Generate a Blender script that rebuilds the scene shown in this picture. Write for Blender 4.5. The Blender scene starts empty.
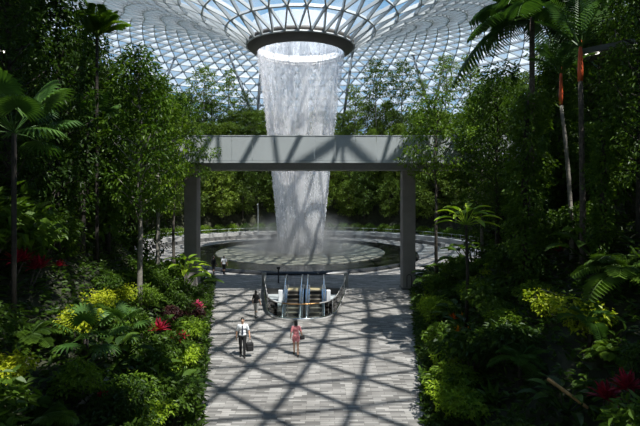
import bpy, bmesh, math, random
import numpy as np
from mathutils import Vector, Matrix
random.seed(7); RNG = np.random.default_rng(11)
PI = math.pi
SC = bpy.context.scene; COL = SC.collection
F = 480.0; HZ = 187.0; H = 8.0           # focal length in px, horizon row, eye height
def X(px, d): return (px-320.0)/F*d
def Z(py, d): return H + (HZ-py)/F*d
AX, AY = -2.3, 57.3                       # axis of the waterfall

# ---------------------------------------------------------------- materials
MATS = {}
def nmat(name):
    m = bpy.data.materials.new(name); m.use_nodes = True
    nt = m.node_tree; nt.nodes.clear(); MATS[name] = m
    return m, nt.nodes, nt.links
def pbsdf(name, col, rough=.5, metal=0, spec=.5, noise=None, bump=0, nscale=6.0):
    m, N, L = nmat(name)
    out = N.new('ShaderNodeOutputMaterial'); b = N.new('ShaderNodeBsdfPrincipled')
    b.inputs['Base Color'].default_value = (*col, 1); b.inputs['Roughness'].default_value = rough
    b.inputs['Metallic'].default_value = metal; b.inputs['Specular IOR Level'].default_value = spec
    L.new(b.outputs[0], out.inputs[0])
    if noise or bump:
        tc = N.new('ShaderNodeTexCoord'); n = N.new('ShaderNodeTexNoise'); n.inputs['Scale'].default_value = nscale
        n.inputs['Detail'].default_value = 4; L.new(tc.outputs['Object'], n.inputs['Vector'])
        if noise:
            r = N.new('ShaderNodeValToRGB'); L.new(n.outputs['Fac'], r.inputs[0])
            r.color_ramp.elements[0].position = .3; r.color_ramp.elements[1].position = .7
            r.color_ramp.elements[0].color = (*[c*(1-noise) for c in col], 1)
            r.color_ramp.elements[1].color = (*[min(1, c*(1+noise)) for c in col], 1)
            L.new(r.outputs[0], b.inputs['Base Color'])
        if bump:
            bp = N.new('ShaderNodeBump'); bp.inputs['Strength'].default_value = bump
            L.new(n.outputs['Fac'], bp.inputs['Height']); L.new(bp.outputs[0], b.inputs['Normal'])
    return m
def leafmat(name, c1, c2, trans=.33, rough=.45, scale=2.2, spec=.22):
    m, N, L = nmat(name)
    out = N.new('ShaderNodeOutputMaterial'); b = N.new('ShaderNodeBsdfPrincipled'); t = N.new('ShaderNodeBsdfTranslucent')
    mx = N.new('ShaderNodeMixShader'); mx.inputs[0].default_value = trans
    tc = N.new('ShaderNodeTexCoord'); n = N.new('ShaderNodeTexNoise'); n.inputs['Scale'].default_value = scale; n.inputs['Detail'].default_value = 3
    L.new(tc.outputs['Object'], n.inputs['Vector'])
    oi = N.new('ShaderNodeObjectInfo'); ad = N.new('ShaderNodeMath'); ad.operation = 'MULTIPLY_ADD'
    ad.inputs[1].default_value = .4; L.new(oi.outputs['Random'], ad.inputs[0]); 
    sb = N.new('ShaderNodeMath'); sb.operation = 'SUBTRACT'; sb.inputs[1].default_value = .2
    L.new(n.outputs['Fac'], sb.inputs[0]); L.new(sb.outputs[0], ad.inputs[2])
    r = N.new('ShaderNodeValToRGB'); r.color_ramp.elements[0].position = .3; r.color_ramp.elements[1].position = .75
    r.color_ramp.elements[0].color = (*c1, 1); r.color_ramp.elements[1].color = (*c2, 1)
    L.new(ad.outputs[0], r.inputs[0])
    L.new(r.outputs[0], b.inputs['Base Color']); b.inputs['Roughness'].default_value = rough; b.inputs['Specular IOR Level'].default_value = spec
    g = N.new('ShaderNodeMixRGB'); g.blend_type = 'MULTIPLY'; g.inputs[0].default_value = 1; g.inputs[2].default_value = (1.6, 1.7, .6, 1)
    L.new(r.outputs[0], g.inputs[1]); L.new(g.outputs[0], t.inputs[0])
    L.new(b.outputs[0], mx.inputs[1]); L.new(t.outputs[0], mx.inputs[2]); L.new(mx.outputs[0], out.inputs[0])
    return m
M_dark = leafmat('leaf_dark', (.024, .052, .008), (.085, .15, .016))
M_mid = leafmat('leaf_mid', (.045, .095, .010), (.16, .25, .020))
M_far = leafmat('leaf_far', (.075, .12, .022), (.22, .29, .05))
M_bright = leafmat('leaf_bright', (.12, .21, .018), (.32, .43, .03), .35)
M_yellow = leafmat('leaf_yellow', (.17, .24, .012), (.42, .44, .025), .35, scale=4)
M_red = leafmat('leaf_red', (.15, .008, .022), (.46, .02, .06), .3, scale=4)
M_pink = leafmat('leaf_pink', (.45, .03, .12), (.75, .12, .25), .3, scale=4)
M_maroon = leafmat('leaf_maroon', (.025, .010, .010), (.06, .02, .02), .2)
M_orange = leafmat('leaf_orange', (.7, .10, .01), (.95, .42, .02), .3, scale=5)
M_palm = leafmat('leaf_palm', (.035, .085, .018), (.08, .16, .028), .22)
M_bark = pbsdf('bark', (.09, .075, .06), .9, noise=.5, bump=.4, nscale=9)
M_barkpale = pbsdf('bark_pale', (.22, .20, .17), .85, noise=.4, bump=.3, nscale=7)
M_barkdark = pbsdf('bark_dark', (.035, .028, .022), .9, noise=.5, bump=.4)
M_stem = pbsdf('stem_green', (.05, .09, .025), .6, noise=.3)
M_redstem = pbsdf('stem_red', (.62, .10, .03), .45, noise=.35, nscale=3)
M_bamboo = pbsdf('bamboo', (.42, .24, .08), .55, noise=.4)
M_soil = pbsdf('soil', (.03, .032, .016), 1, noise=.5, nscale=2)
M_conc = pbsdf('concrete', (.36, .35, .34), .8, noise=.12, nscale=.8)
M_conc_dk = pbsdf('concrete_dark', (.13, .125, .12), .8, noise=.15, nscale=.8)
M_column = pbsdf('column_stone', (.30, .27, .25), .75, noise=.12, nscale=1.2)
M_panel = pbsdf('bridge_panel', (.40, .425, .435), .45, noise=.05, nscale=.7)
M_girder = pbsdf('girder', (.27, .26, .25), .6, noise=.08)
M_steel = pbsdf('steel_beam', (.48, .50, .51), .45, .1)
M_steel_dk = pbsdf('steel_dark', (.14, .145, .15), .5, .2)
M_collar = pbsdf('collar', (.105, .095, .085), .6, noise=.12, nscale=.6)
M_white = pbsdf('glare_white_lining', (.9, .9, .9), .5)  # white stands in for the blown-out light inside the opening
M_shade = pbsdf('added_shade_fabric', (.5, .5, .5), .9)  # for the added shade panels out of view
M_chrome = pbsdf('chrome', (.75, .78, .8), .18, 1)
M_bronze = pbsdf('bronze', (.55, .30, .12), .3, .9)
M_rubber = pbsdf('rubber', (.02, .02, .02), .5)
M_step = pbsdf('step_metal', (.22, .20, .18), .4, .5)
M_riser = pbsdf('riser_metal', (.04, .038, .035), .5, .3)
M_landing = pbsdf('landing_plate', (.50, .42, .24), .5, .3)
M_skin = pbsdf('skin', (.52, .30, .20), .55)
M_hair = pbsdf('hair', (.012, .010, .009), .45)
M_cwhite = pbsdf('cloth_white', (.78, .79, .82), .9)
M_cnavy = pbsdf('cloth_navy', (.02, .025, .05), .9)
M_cblack = pbsdf('cloth_black', (.012, .012, .013), .85)
M_cpink = pbsdf('cloth_pink', (.72, .25, .27), .9, noise=.25, nscale=14)
M_cgrey = pbsdf('cloth_grey', (.45, .44, .42), .9)
M_eye = pbsdf('eye_white', (.8, .8, .8), .3)
M_lip = pbsdf('lip', (.42, .14, .12), .5)
# lamp (downlight)
m, N, L = nmat('downlight'); o_ = N.new('ShaderNodeOutputMaterial'); e_ = N.new('ShaderNodeEmission')
e_.inputs[0].default_value = (1, .95, .85, 1); e_.inputs[1].default_value = 4; L.new(e_.outputs[0], o_.inputs[0]); M_lamp = m
def glassmat(name, tint, fac=None, rough=.02, veil=0, veilcol=(.8, .85, .9)):
    m, N, L = nmat(name)
    out = N.new('ShaderNodeOutputMaterial'); t = N.new('ShaderNodeBsdfTransparent'); t.inputs[0].default_value = (*tint, 1)
    g = N.new('ShaderNodeBsdfGlossy'); g.inputs['Roughness'].default_value = rough
    mx = N.new('ShaderNodeMixShader'); fr = N.new('ShaderNodeFresnel'); fr.inputs[0].default_value = 1.5
    if fac is None: L.new(fr.outputs[0], mx.inputs[0])
    else: mx.inputs[0].default_value = fac
    L.new(t.outputs[0], mx.inputs[1]); L.new(g.outputs[0], mx.inputs[2]); last = mx
    if veil:
        d = N.new('ShaderNodeBsdfDiffuse'); d.inputs[0].default_value = (*veilcol, 1)
        tl = N.new('ShaderNodeBsdfTranslucent'); tl.inputs[0].default_value = (*veilcol, 1)
        a = N.new('ShaderNodeMixShader'); a.inputs[0].default_value = .6; L.new(d.outputs[0], a.inputs[1]); L.new(tl.outputs[0], a.inputs[2])
        b = N.new('ShaderNodeMixShader'); b.inputs[0].default_value = veil; L.new(mx.outputs[0], b.inputs[1]); L.new(a.outputs[0], b.inputs[2]); last = b
    L.new(last.outputs[0], out.inputs[0]); return m
M_roofglass = glassmat('roof_glass', (.88, .92, .93), veil=.07)
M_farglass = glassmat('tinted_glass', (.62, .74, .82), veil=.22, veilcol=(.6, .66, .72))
M_weir = glassmat('glare_acrylic', (.8, .9, .88), veil=.85, veilcol=(.97, .98, 1))  # milky white put in for the glare of the roof opening
M_milky = glassmat('milky_glass', (.8, .86, .9), veil=.55, veilcol=(.8, .82, .86))  # white veil for alternate far panes, giving a pale scale pattern
M_glass = glassmat('clear_glass', (.86, .92, .90))
# stone planks of the plaza
m, N, L = nmat('plaza_stone'); M_floor = m
out = N.new('ShaderNodeOutputMaterial'); b = N.new('ShaderNodeBsdfPrincipled'); b.inputs['Roughness'].default_value = .7
tc = N.new('ShaderNodeTexCoord'); br = N.new('ShaderNodeTexBrick')
br.inputs['Scale'].default_value = 1; br.inputs['Brick Width'].default_value = .5; br.inputs['Row Height'].default_value = .13
br.inputs['Mortar Size'].default_value = .008; br.inputs['Mortar'].default_value = (.12, .11, .10, 1)
br.inputs['Color1'].default_value = (.36, .342, .325, 1); br.inputs['Color2'].default_value = (.095, .09, .086, 1); br.inputs['Bias'].default_value = -.1
br.offset = .37; br.offset_frequency = 3
L.new(tc.outputs['Object'], br.inputs['Vector'])
n = N.new('ShaderNodeTexNoise'); n.inputs['Scale'].default_value = .5; n.inputs['Detail'].default_value = 5; L.new(tc.outputs['Object'], n.inputs['Vector'])
r = N.new('ShaderNodeValToRGB'); r.color_ramp.elements[0].color = (.72, .71, .70, 1); r.color_ramp.elements[1].color = (1.1, 1.1, 1.1, 1)
r.color_ramp.elements[0].position = .3; r.color_ramp.elements[1].position = .7
L.new(n.outputs['Fac'], r.inputs[0]); mu = N.new('ShaderNodeMixRGB'); mu.blend_type = 'MULTIPLY'; mu.inputs[0].default_value = 1
L.new(br.outputs['Color'], mu.inputs[1]); L.new(r.outputs[0], mu.inputs[2]); L.new(mu.outputs[0], b.inputs['Base Color']); L.new(b.outputs[0], out.inputs[0])
# pool water
def watermat(name, col, rough, bump, spec=.6):
    m = pbsdf(name, col, rough, 0, spec, noise=.15, bump=bump, nscale=2.5); return m
M_poolout = watermat('pool_film_dark', (.014, .015, .014), .10, .06)
M_poolin = watermat('pool_water_pale', (.16, .16, .13), .5, .1)
M_poolwall = pbsdf('pool_wall', (.02, .02, .02), .25)
# falling water
m, N, L = nmat('falling_water'); M_fall = m
out = N.new('ShaderNodeOutputMaterial'); uv = N.new('ShaderNodeUVMap')
mp = N.new('ShaderNodeMapping'); mp.inputs['Scale'].default_value = (5.0, .55, 1); L.new(uv.outputs[0], mp.inputs[0])
n1 = N.new('ShaderNodeTexNoise'); n1.inputs['Scale'].default_value = 1; n1.inputs['Detail'].default_value = 6; n1.inputs['Roughness'].default_value = .7
L.new(mp.outputs[0], n1.inputs['Vector'])
mp2 = N.new('ShaderNodeMapping'); mp2.inputs['Scale'].default_value = (1.1, .03, 1); L.new(uv.outputs[0], mp2.inputs[0])
n2 = N.new('ShaderNodeTexNoise'); n2.inputs['Scale'].default_value = 1; n2.inputs['Detail'].default_value = 3; L.new(mp2.outputs[0], n2.inputs['Vector'])
sx = N.new('ShaderNodeSeparateXYZ'); L.new(uv.outputs[0], sx.inputs[0])
mr = N.new('ShaderNodeMapRange'); mr.inputs['From Min'].default_value = 0; mr.inputs['From Max'].default_value = 24
mr.inputs['To Min'].default_value = .20; mr.inputs['To Max'].default_value = -.02; L.new(sx.outputs[1], mr.inputs[0])
a1 = N.new('ShaderNodeMath'); a1.operation = 'ADD'; L.new(n1.outputs['Fac'], a1.inputs[0]); L.new(n2.outputs['Fac'], a1.inputs[1])
a2 = N.new('ShaderNodeMath'); a2.operation = 'ADD'; L.new(a1.outputs[0], a2.inputs[0]); L.new(mr.outputs[0], a2.inputs[1])
rp = N.new('ShaderNodeMapRange'); rp.inputs['From Min'].default_value = .92; rp.inputs['From Max'].default_value = 1.28
rp.inputs['To Min'].default_value = .06; rp.inputs['To Max'].default_value = .8; L.new(a2.outputs[0], rp.inputs[0])
tr = N.new('ShaderNodeBsdfTransparent'); df = N.new('ShaderNodeBsdfDiffuse'); df.inputs[0].default_value = (1, .99, 1, 1)
tl = N.new('ShaderNodeBsdfTranslucent'); tl.inputs[0].default_value = (1, .99, 1, 1)
mm = N.new('ShaderNodeMixShader'); mm.inputs[0].default_value = .5; L.new(df.outputs[0], mm.inputs[1]); L.new(tl.outputs[0], mm.inputs[2])
mx = N.new('ShaderNodeMixShader'); L.new(rp.outputs[0], mx.inputs[0]); L.new(tr.outputs[0], mx.inputs[1]); L.new(mm.outputs[0], mx.inputs[2]); L.new(mx.outputs[0], out.inputs[0])
m, N, L = nmat('water_drop'); M_drop = m
out = N.new('ShaderNodeOutputMaterial'); df = N.new('ShaderNodeBsdfDiffuse'); tl = N.new('ShaderNodeBsdfTranslucent')
df.inputs[0].default_value = (.95, .95, .97, 1); tl.inputs[0].default_value = (.95, .95, .97, 1); mm = N.new('ShaderNodeMixShader')
L.new(df.outputs[0], mm.inputs[1]); L.new(tl.outputs[0], mm.inputs[2]); L.new(mm.outputs[0], out.inputs[0])
# mist volume: density fades with distance from the axis and with height
m, N, L = nmat('mist'); M_mist = m
out = N.new('ShaderNodeOutputMaterial'); vs = N.new('ShaderNodeVolumeScatter'); vs.inputs['Color'].default_value = (.97, .97, .98, 1)
tc = N.new('ShaderNodeTexCoord'); vl = N.new('ShaderNodeVectorMath'); vl.operation = 'LENGTH'; mpp = N.new('ShaderNodeMapping')
mpp.inputs['Scale'].default_value = (1/9.4, 1/9.4, 1/5.5); L.new(tc.outputs['Object'], mpp.inputs[0]); L.new(mpp.outputs[0], vl.inputs[0])
r1 = N.new('ShaderNodeMapRange'); r1.interpolation_type = 'SMOOTHSTEP'; r1.inputs['From Min'].default_value = 0; r1.inputs['From Max'].default_value = 1
r1.inputs['To Min'].default_value = .34; r1.inputs['To Max'].default_value = 0; L.new(vl.outputs['Value'], r1.inputs[0])
L.new(r1.outputs[0], vs.inputs['Density']); L.new(vs.outputs[0], out.inputs['Volume'])

# ---------------------------------------------------------------- helpers
def link(name, me, mat=None, parent=None, loc=None, mats=None):
    o = bpy.data.objects.new(name, me); COL.objects.link(o)
    if mats:
        for q in mats: me.materials.append(q)
    elif mat and me is not None: me.materials.append(mat)
    if parent is not None: o.parent = parent
    if loc is not None: o.location = loc
    return o
def tag(o, label=None, cat=None, group=None, kind=None):
    if label: o['label'] = label
    if cat: o['category'] = cat
    if group: o['group'] = group
    if kind: o['kind'] = kind
    return o
def empty(name, loc=(0, 0, 0), rz=0):
    o = bpy.data.objects.new(name, None); COL.objects.link(o); o.location = loc; o.rotation_euler = (0, 0, rz)
    o.empty_display_size = .2; return o
def kids(o): return KIDS.get(o.name, [])
KIDS = {}
def reg(root):
    for o in bpy.data.objects:
        if o.parent == root:
            KIDS.setdefault(root.name, []).append(o); reg(o)
def copy_tree(o, parent=None):
    c = o.copy(); COL.objects.link(c); c.parent = parent
    for ch in kids(o): copy_tree(ch, c)
    return c
class MB:
    def __init__(s): s.v = []; s.f = []; s.m = []; s.n = 0
    def add(s, V, Fc, mi=0):
        V = np.asarray(V, float).reshape(-1, 3); s.v.append(V)
        s.f.extend([tuple(int(i)+s.n for i in f) for f in Fc]); s.m.extend([mi]*len(Fc)); s.n += len(V); return s
    def box(s, c, d, rot=None, mi=0):
        q = np.array([[x, y, z] for x in (-.5, .5) for y in (-.5, .5) for z in (-.5, .5)])*np.array(d)
        if rot is not None: q = q @ np.array(rot.to_3x3()).T
        return s.add(q+np.array(c), [(0, 1, 3, 2), (4, 6, 7, 5), (0, 4, 5, 1), (2, 3, 7, 6), (0, 2, 6, 4), (1, 5, 7, 3)], mi)
    def tube(s, pts, rad, n=6, cap=True, mi=0, sq=None):
        pts = [Vector(p) for p in pts]; k = len(pts)
        if not hasattr(rad, '__len__'): rad = [rad]*k
        V = []; t0 = (pts[1]-pts[0]).normalized(); ref = Vector((1, 0, 0)) if abs(t0.x) < .9 else Vector((0, 1, 0))
        for i, p in enumerate(pts):
            t = (pts[min(i+1, k-1)]-pts[max(i-1, 0)]).normalized()
            u = (ref-t*ref.dot(t)).normalized(); w = t.cross(u); ref = u
            for j in range(n):
                a = 2*PI*j/n; V.append(p+(u*math.cos(a)+w*math.sin(a))*rad[i])
        Fc = [(i*n+j, i*n+(j+1) % n, (i+1)*n+(j+1) % n, (i+1)*n+j) for i in range(k-1) for j in range(n)]
        if cap: Fc += [tuple(range(n))[::-1], tuple((k-1)*n+j for j in range(n))]
        return s.add([tuple(v) for v in V], Fc, mi)
    def ell(s, c, r, n=12, rot=None, mi=0):
        V = []; h = n//2
        for i in range(1, h):
            th = PI*i/h
            for j in range(n): V.append((math.sin(th)*math.cos(2*PI*j/n), math.sin(th)*math.sin(2*PI*j/n), math.cos(th)))
        V.append((0, 0, 1)); V.append((0, 0, -1)); T = len(V)-2; B = len(V)-1
        V = np.array(V)*np.array(r)
        if rot is not None: V = V @ np.array(rot.to_3x3()).T
        Fc = [(i*n+j, (i+1)*n+j, (i+1)*n+(j+1) % n, i*n+(j+1) % n) for i in range(h-2) for j in range(n)]
        Fc += [(T, j, (j+1) % n) for j in range(n)] + [(B, (h-2)*n+(j+1) % n, (h-2)*n+j) for j in range(n)]
        return s.add(V+np.array(c), Fc, mi)
    def lathe(s, prof, n=64, c=(0, 0), a0=0, a1=2*PI, mi=0, close=False):
        full = abs(a1-a0-2*PI) < 1e-6; m = n if full else n+1; V = []
        for r, z in prof:
            for j in range(m):
                a = a0+(a1-a0)*j/n; V.append((c[0]+r*math.cos(a), c[1]+r*math.sin(a), z))
        P = list(range(len(prof))); pr = list(zip(P[:-1], P[1:]))+([(P[-1], P[0])] if close else [])
        Fc = [(i*m+j, i*m+(j+1) % m, k*m+(j+1) % m, k*m+j) for i, k in pr for j in range(n)]
        if close and not full: Fc += [tuple(i*m for i in P)[::-1], tuple(i*m+n for i in P)]
        return s.add(V, Fc, mi)
    def mesh(s, name, smooth=False):
        me = bpy.data.meshes.new(name)
        V = np.concatenate(s.v) if s.v else np.zeros((0, 3)); me.from_pydata(V.tolist(), [], s.f)
        me.polygons.foreach_set('material_index', s.m)
        if smooth: me.polygons.foreach_set('use_smooth', [True]*len(s.f))
        me.update(); return me
    def build(s, name, mat, parent=None, smooth=False, loc=None):
        me = s.mesh(name, smooth)
        return link(name, me, mat if not isinstance(mat, list) else None, parent, loc, mat if isinstance(mat, list) else None)
def unit(a): return a/np.maximum(np.linalg.norm(a, axis=-1, keepdims=True), 1e-9)
def leaves(mb, P, D, Nn, Ln, Wd, droop=.25, mi=0):
    """pointed oval leaves folded along the midrib: 6 vertices, 2 quads each"""
    P = np.asarray(P, float); n = len(P)
    if n == 0: return
    D = unit(np.asarray(D, float)); S = unit(np.cross(D, Nn)); U = unit(np.cross(S, D))
    Ln = (np.ones(n)*Ln)[:, None]; Wd = (np.ones(n)*Wd)[:, None]
    b = P; t = P+D*Ln-U*Ln*droop
    l1 = P+D*Ln*.3+S*Wd*.5+U*Wd*.18; r1 = P+D*Ln*.3-S*Wd*.5+U*Wd*.18
    l2 = P+D*Ln*.68+S*Wd*.38+U*Wd*.1-U*Ln*droop*.4; r2 = P+D*Ln*.68-S*Wd*.38+U*Wd*.1-U*Ln*droop*.4
    V = np.stack([b, l1, l2, t, r2, r1], 1).reshape(-1, 3)
    base = np.arange(n)*6+mb.n
    Fc = np.concatenate([np.stack([base, base+1, base+2, base+3], 1), np.stack([base, base+3, base+4, base+5], 1)])
    mb.v.append(V); mb.f.extend(map(tuple, Fc.tolist())); mb.m.extend([mi]*(2*n)); mb.n += 6*n
def blade(mb, pts, wid, up=Vector((0, 0, 1)), mi=0, fold=.0):
    """a strap leaf: ribbon along pts with widths"""
    pts = [Vector(p) for p in pts]; V = []; k = len(pts)
    for i, p in enumerate(pts):
        t = (pts[min(i+1, k-1)]-pts[max(i-1, 0)]).normalized(); s = t.cross(up)
        s = s.normalized() if s.length > 1e-4 else Vector((1, 0, 0)); n_ = s.cross(t)
        V += [p+s*wid[i]*.5+n_*wid[i]*fold, p, p-s*wid[i]*.5+n_*wid[i]*fold]
    Fc = []
    for i in range(k-1): Fc += [(i*3, i*3+1, i*3+4, i*3+3), (i*3+1, i*3+2, i*3+5, i*3+4)]
    mb.add([tuple(v) for v in V], Fc, mi)

# ---------------------------------------------------------------- terrain
def wedge_out(x, y):
    yy = max(0.0, min(45.0, y)); l = -4.0-.205*max(0, yy-15.6); r_ = 3.6+.165*max(0, yy-15.6)
    dx = (l-x) if x < l else (x-r_) if x > r_ else -min(x-l, r_-x)
    dy = max(0, y-45)
    if dy > 0: return math.hypot(max(dx, 0), dy)
    return dx
def disc_out(x, y): return math.hypot(x-AX, y-AY)-27.0
def d_out(x, y): return min(wedge_out(x, y), disc_out(x, y))
def ground(x, y):
    a, b = wedge_out(x, y), disc_out(x, y)
    if a <= 0 or b <= 0: return 0.0
    q = .5*a if a < 1.5 else .75+1.0*(a-1.5); q = min(q, 15); q = q+.25*math.sin(x*.7)*math.cos(y*.5)*min(1, a/3)
    return max(.12, min(q, 1.6*b, 22.0))
def on_slope(px, py, hc):
    """where on the slope a plant stands whose middle, hc above its foot, is seen at px, py"""
    d = 9.0
    while d < 45:
        x = X(px, d); g = ground(x, d)
        if d_out(x, d) > .1 and g+hc >= Z(py, d): break
        d += .1
    return x, d, g
xs = np.arange(-62, 62.1, 1.0); ys = np.arange(-6, 128, 1.0); mb = MB(); V = []; idx = {}
for j, y in enumerate(ys):
    for i, x in enumerate(xs):
        idx[i, j] = len(V); g = ground(x, y); V.append((x, y, g if d_out(x, y) > 0 else -.3))
Fc = []
for j in range(len(ys)-1):
    for i in range(len(xs)-1):
        cx, cy = xs[i]+.5, ys[j]+.5
        if d_out(cx, cy) > -1.0 and math.hypot(cx-AX, cy-AY) < 73: Fc.append((idx[i, j], idx[i+1, j], idx[i+1, j+1], idx[i, j+1]))
mb.add(V, Fc); o = mb.build('planted_slope', M_soil, smooth=True); tag(o, 'dark planted hillside soil', 'ground', kind='structure')

# floor with the escalator opening cut out
EX = -1.15
HALF = [(38.0, 3.1), (35.5, 2.86), (33.3, 2.52), (31.2, 2.2), (29.9, 1.85), (29.15, 1.35), (28.8, .72), (28.7, .36), (28.68, 0)]
def hole_pts(off=0):
    L_s = [(EX-h-off*(1 if h > .8 else h), y-off*(1 if y < 31 else 0)) for y, h in HALF]
    P = L_s+[(2*EX-x, y) for x, y in L_s[-2::-1]]; Q = []
    for i in range(len(P)-1):
        p = [np.array(P[max(0, min(len(P)-1, q))]) for q in (i-1, i, i+1, i+2)]
        for u in (0, .5): Q.append(tuple(.5*((2*p[1])+(-p[0]+p[2])*u+(2*p[0]-5*p[1]+4*p[2]-p[3])*u*u+(-p[0]+3*p[1]-3*p[2]+p[3])*u**3)))
    return Q+[P[-1]]
hp = hole_pts()
bm = bmesh.new(); outer = [(-45, -8), (45, -8), (45, 92), (-45, 92)]
def ring_edges(pts):
    vs = [bm.verts.new((x, y, 0)) for x, y in pts]
    return [bm.edges.new((vs[i], vs[(i+1) % len(vs)])) for i in range(len(vs))]
es = ring_edges(outer)+ring_edges(hp); bmesh.ops.triangle_fill(bm, edges=es, use_beauty=True, normal=(0, 0, 1))
me = bpy.data.meshes.new('floor'); bm.to_mesh(me); bm.free(); o = link('floor', me, M_floor); tag(o, kind='structure')
mb = MB(); V = [(x, y, z) for x, y in hp for z in (0, -5.5)]; k = len(hp)
mb.add(V, [(2*i, 2*((i+1) % k), 2*((i+1) % k)+1, 2*i+1) for i in range(k)])
mb.add([(x, y, z) for x, y in hole_pts(.0) for z in (.0, .12)]+[], [])
o = mb.build('wall_escalator_pit', M_conc_dk); tag(o, kind='structure')
mb = MB(); mb.box((EX, 32, -5.55), (10, 16, .1)); tag(mb.build('floor_lower', M_conc), kind='structure')
# white kerb round the opening
mb = MB(); a = hole_pts(.16); b = hole_pts(-.02); V = []
for (x1, y1), (x2, y2) in zip(a, b): V += [(x1, y1, .0), (x1, y1, .1), (x2, y2, .1), (x2, y2, .0)]
mb.add(V, [(4*i+q, 4*i+(q+1) % 4, 4*i+4+(q+1) % 4, 4*i+4+q) for i in range(k-1) for q in range(4)])
tag(mb.build('trim_kerb', M_conc), kind='structure')

# ---------------------------------------------------------------- roof
prof = [(6.2, 24.9), (8.7, 26.6), (11.7, 28.2), (15, 29.9), (20, 31.9), (26, 33.8), (33, 35.6), (40, 36.3), (48, 35.2), (56, 31.8), (63, 26.5), (69, 19), (73, 10), (75, 0)]
R, Zp = [p[0] for p in prof], [p[1] for p in prof]
fine = []
def cat(t):   # catmull-rom through the profile
    i = min(int(t), len(prof)-2); u = t-i
    P = [np.array(prof[max(0, min(len(prof)-1, j))], float) for j in (i-1, i, i+1, i+2)]
    return .5*((2*P[1])+(-P[0]+P[2])*u+(2*P[0]-5*P[1]+4*P[2]-P[3])*u*u+(-P[0]+3*P[1]-3*P[2]+P[3])*u**3)
fine = [cat(t) for t in np.linspace(0, len(prof)-1.001, 600)]
rings = [fine[0]]; acc = 0
for a, b in zip(fine[:-1], fine[1:]):
    acc += np.linalg.norm(b-a)
    if acc >= (2.95 if b[0] < 16 else 2.2): rings.append(b); acc = 0
rn = []
for q, (r_, z_) in enumerate(rings):
    n_ = 28 if r_ < 16 else 56 if r_ < 33.5 else 112
    off = .5*(q % 2); rn.append([(2*PI*(i+off)/n_-PI/2) for i in range(n_)])
pos = []; start = []
for (r_, z_), A in zip(rings, rn):
    start.append(len(pos))
    for a in A: pos.append(Vector((AX+r_*math.cos(a), AY+r_*math.sin(a), z_)))
tris = []; edges = set(); ringedges = set()
for q in range(len(rings)-1):
    A, B = rn[q], rn[q+1]; na, nb = len(A), len(B); i = j = 0
    da = lambda i: A[0]+(A[1]-A[0])*i; db = lambda j: B[0]+(B[1]-B[0])*j
    ia = lambda i: start[q]+i % na; jb = lambda j: start[q+1]+j % nb
    edges.add((ia(0), jb(0)))
    while i < na or j < nb:
        if j >= nb or (i < na and da(i+1) <= db(j+1)): tris.append((ia(i), ia(i+1), jb(j))); i += 1
        else: tris.append((ia(i), jb(j+1), jb(j))); j += 1
        edges.add(tuple(sorted((ia(i), jb(j)))))
for q in range(len(rings)):
    n_ = len(rn[q])
    for i in range(n_): ringedges.add((start[q]+i, start[q]+(i+1) % n_))
mb = MB(); n_of = []
for q, (r_, z_) in enumerate(rings):
    a = rings[max(0, q-1)]; b = rings[min(len(rings)-1, q+1)]; t = np.array(b)-np.array(a); t /= np.linalg.norm(t)
    for an in rn[q]: n_of.append(Vector((-t[1]*math.cos(an), -t[1]*math.sin(an), t[0])))
def beam(mb, i, j, w, dp):
    a, b = pos[i], pos[j]; n_ = (n_of[i]+n_of[j]).normalized(); t = (b-a).normalized(); s = t.cross(n_).normalized()
    V = []
    for p in (a, b):
        for sx_, dz in ((-1, 0), (1, 0), (1, -1), (-1, -1)): V.append(tuple(p+s*w*.5*sx_+n_*dp*dz))
    mb.add(V, [(0, 1, 5, 4), (1, 2, 6, 5), (2, 3, 7, 6), (3, 0, 4, 7)])
wd_ = lambda i, j: .23 if (pos[i].y+pos[j].y) < 44 else .16
for i, j in edges: beam(mb, i, j, wd_(i, j), .42)
for i, j in ringedges: beam(mb, i, j, wd_(i, j), .45)
tag(mb.build('ceiling', M_steel), kind='structure')
pane = MB(); shade = MB(); pv = [tuple(p+n_*.03) for p, n_ in zip(pos, n_of)]
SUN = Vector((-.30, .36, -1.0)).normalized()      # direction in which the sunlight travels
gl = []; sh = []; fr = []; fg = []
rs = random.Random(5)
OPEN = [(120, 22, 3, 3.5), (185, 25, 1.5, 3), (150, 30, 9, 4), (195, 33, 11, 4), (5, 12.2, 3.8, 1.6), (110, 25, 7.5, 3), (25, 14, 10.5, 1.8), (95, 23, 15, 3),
        (430, 25, 2, 4), (440, 32, 10, 4.5), (575, 18.5, 8, 1.8), (570, 16.5, 4, 1.9), (466, 22.5, 6.8, 2.6), (500, 27, 11, 2.5), (612, 17, 12, 1.8), (600, 12.5, 3, 1.3), (480, 20, 4, 1.6), (535, 22, 15, 2.2), (485, 33, 12, 3)]  # gaps in the added shades, aimed to drop sun pools on chosen plants
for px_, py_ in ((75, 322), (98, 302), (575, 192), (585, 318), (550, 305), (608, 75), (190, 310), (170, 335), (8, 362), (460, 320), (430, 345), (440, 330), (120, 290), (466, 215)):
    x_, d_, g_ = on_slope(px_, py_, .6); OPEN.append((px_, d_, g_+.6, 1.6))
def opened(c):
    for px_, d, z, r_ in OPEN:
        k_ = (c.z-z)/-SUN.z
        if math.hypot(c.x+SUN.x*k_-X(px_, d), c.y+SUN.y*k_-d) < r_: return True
    return False
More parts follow.
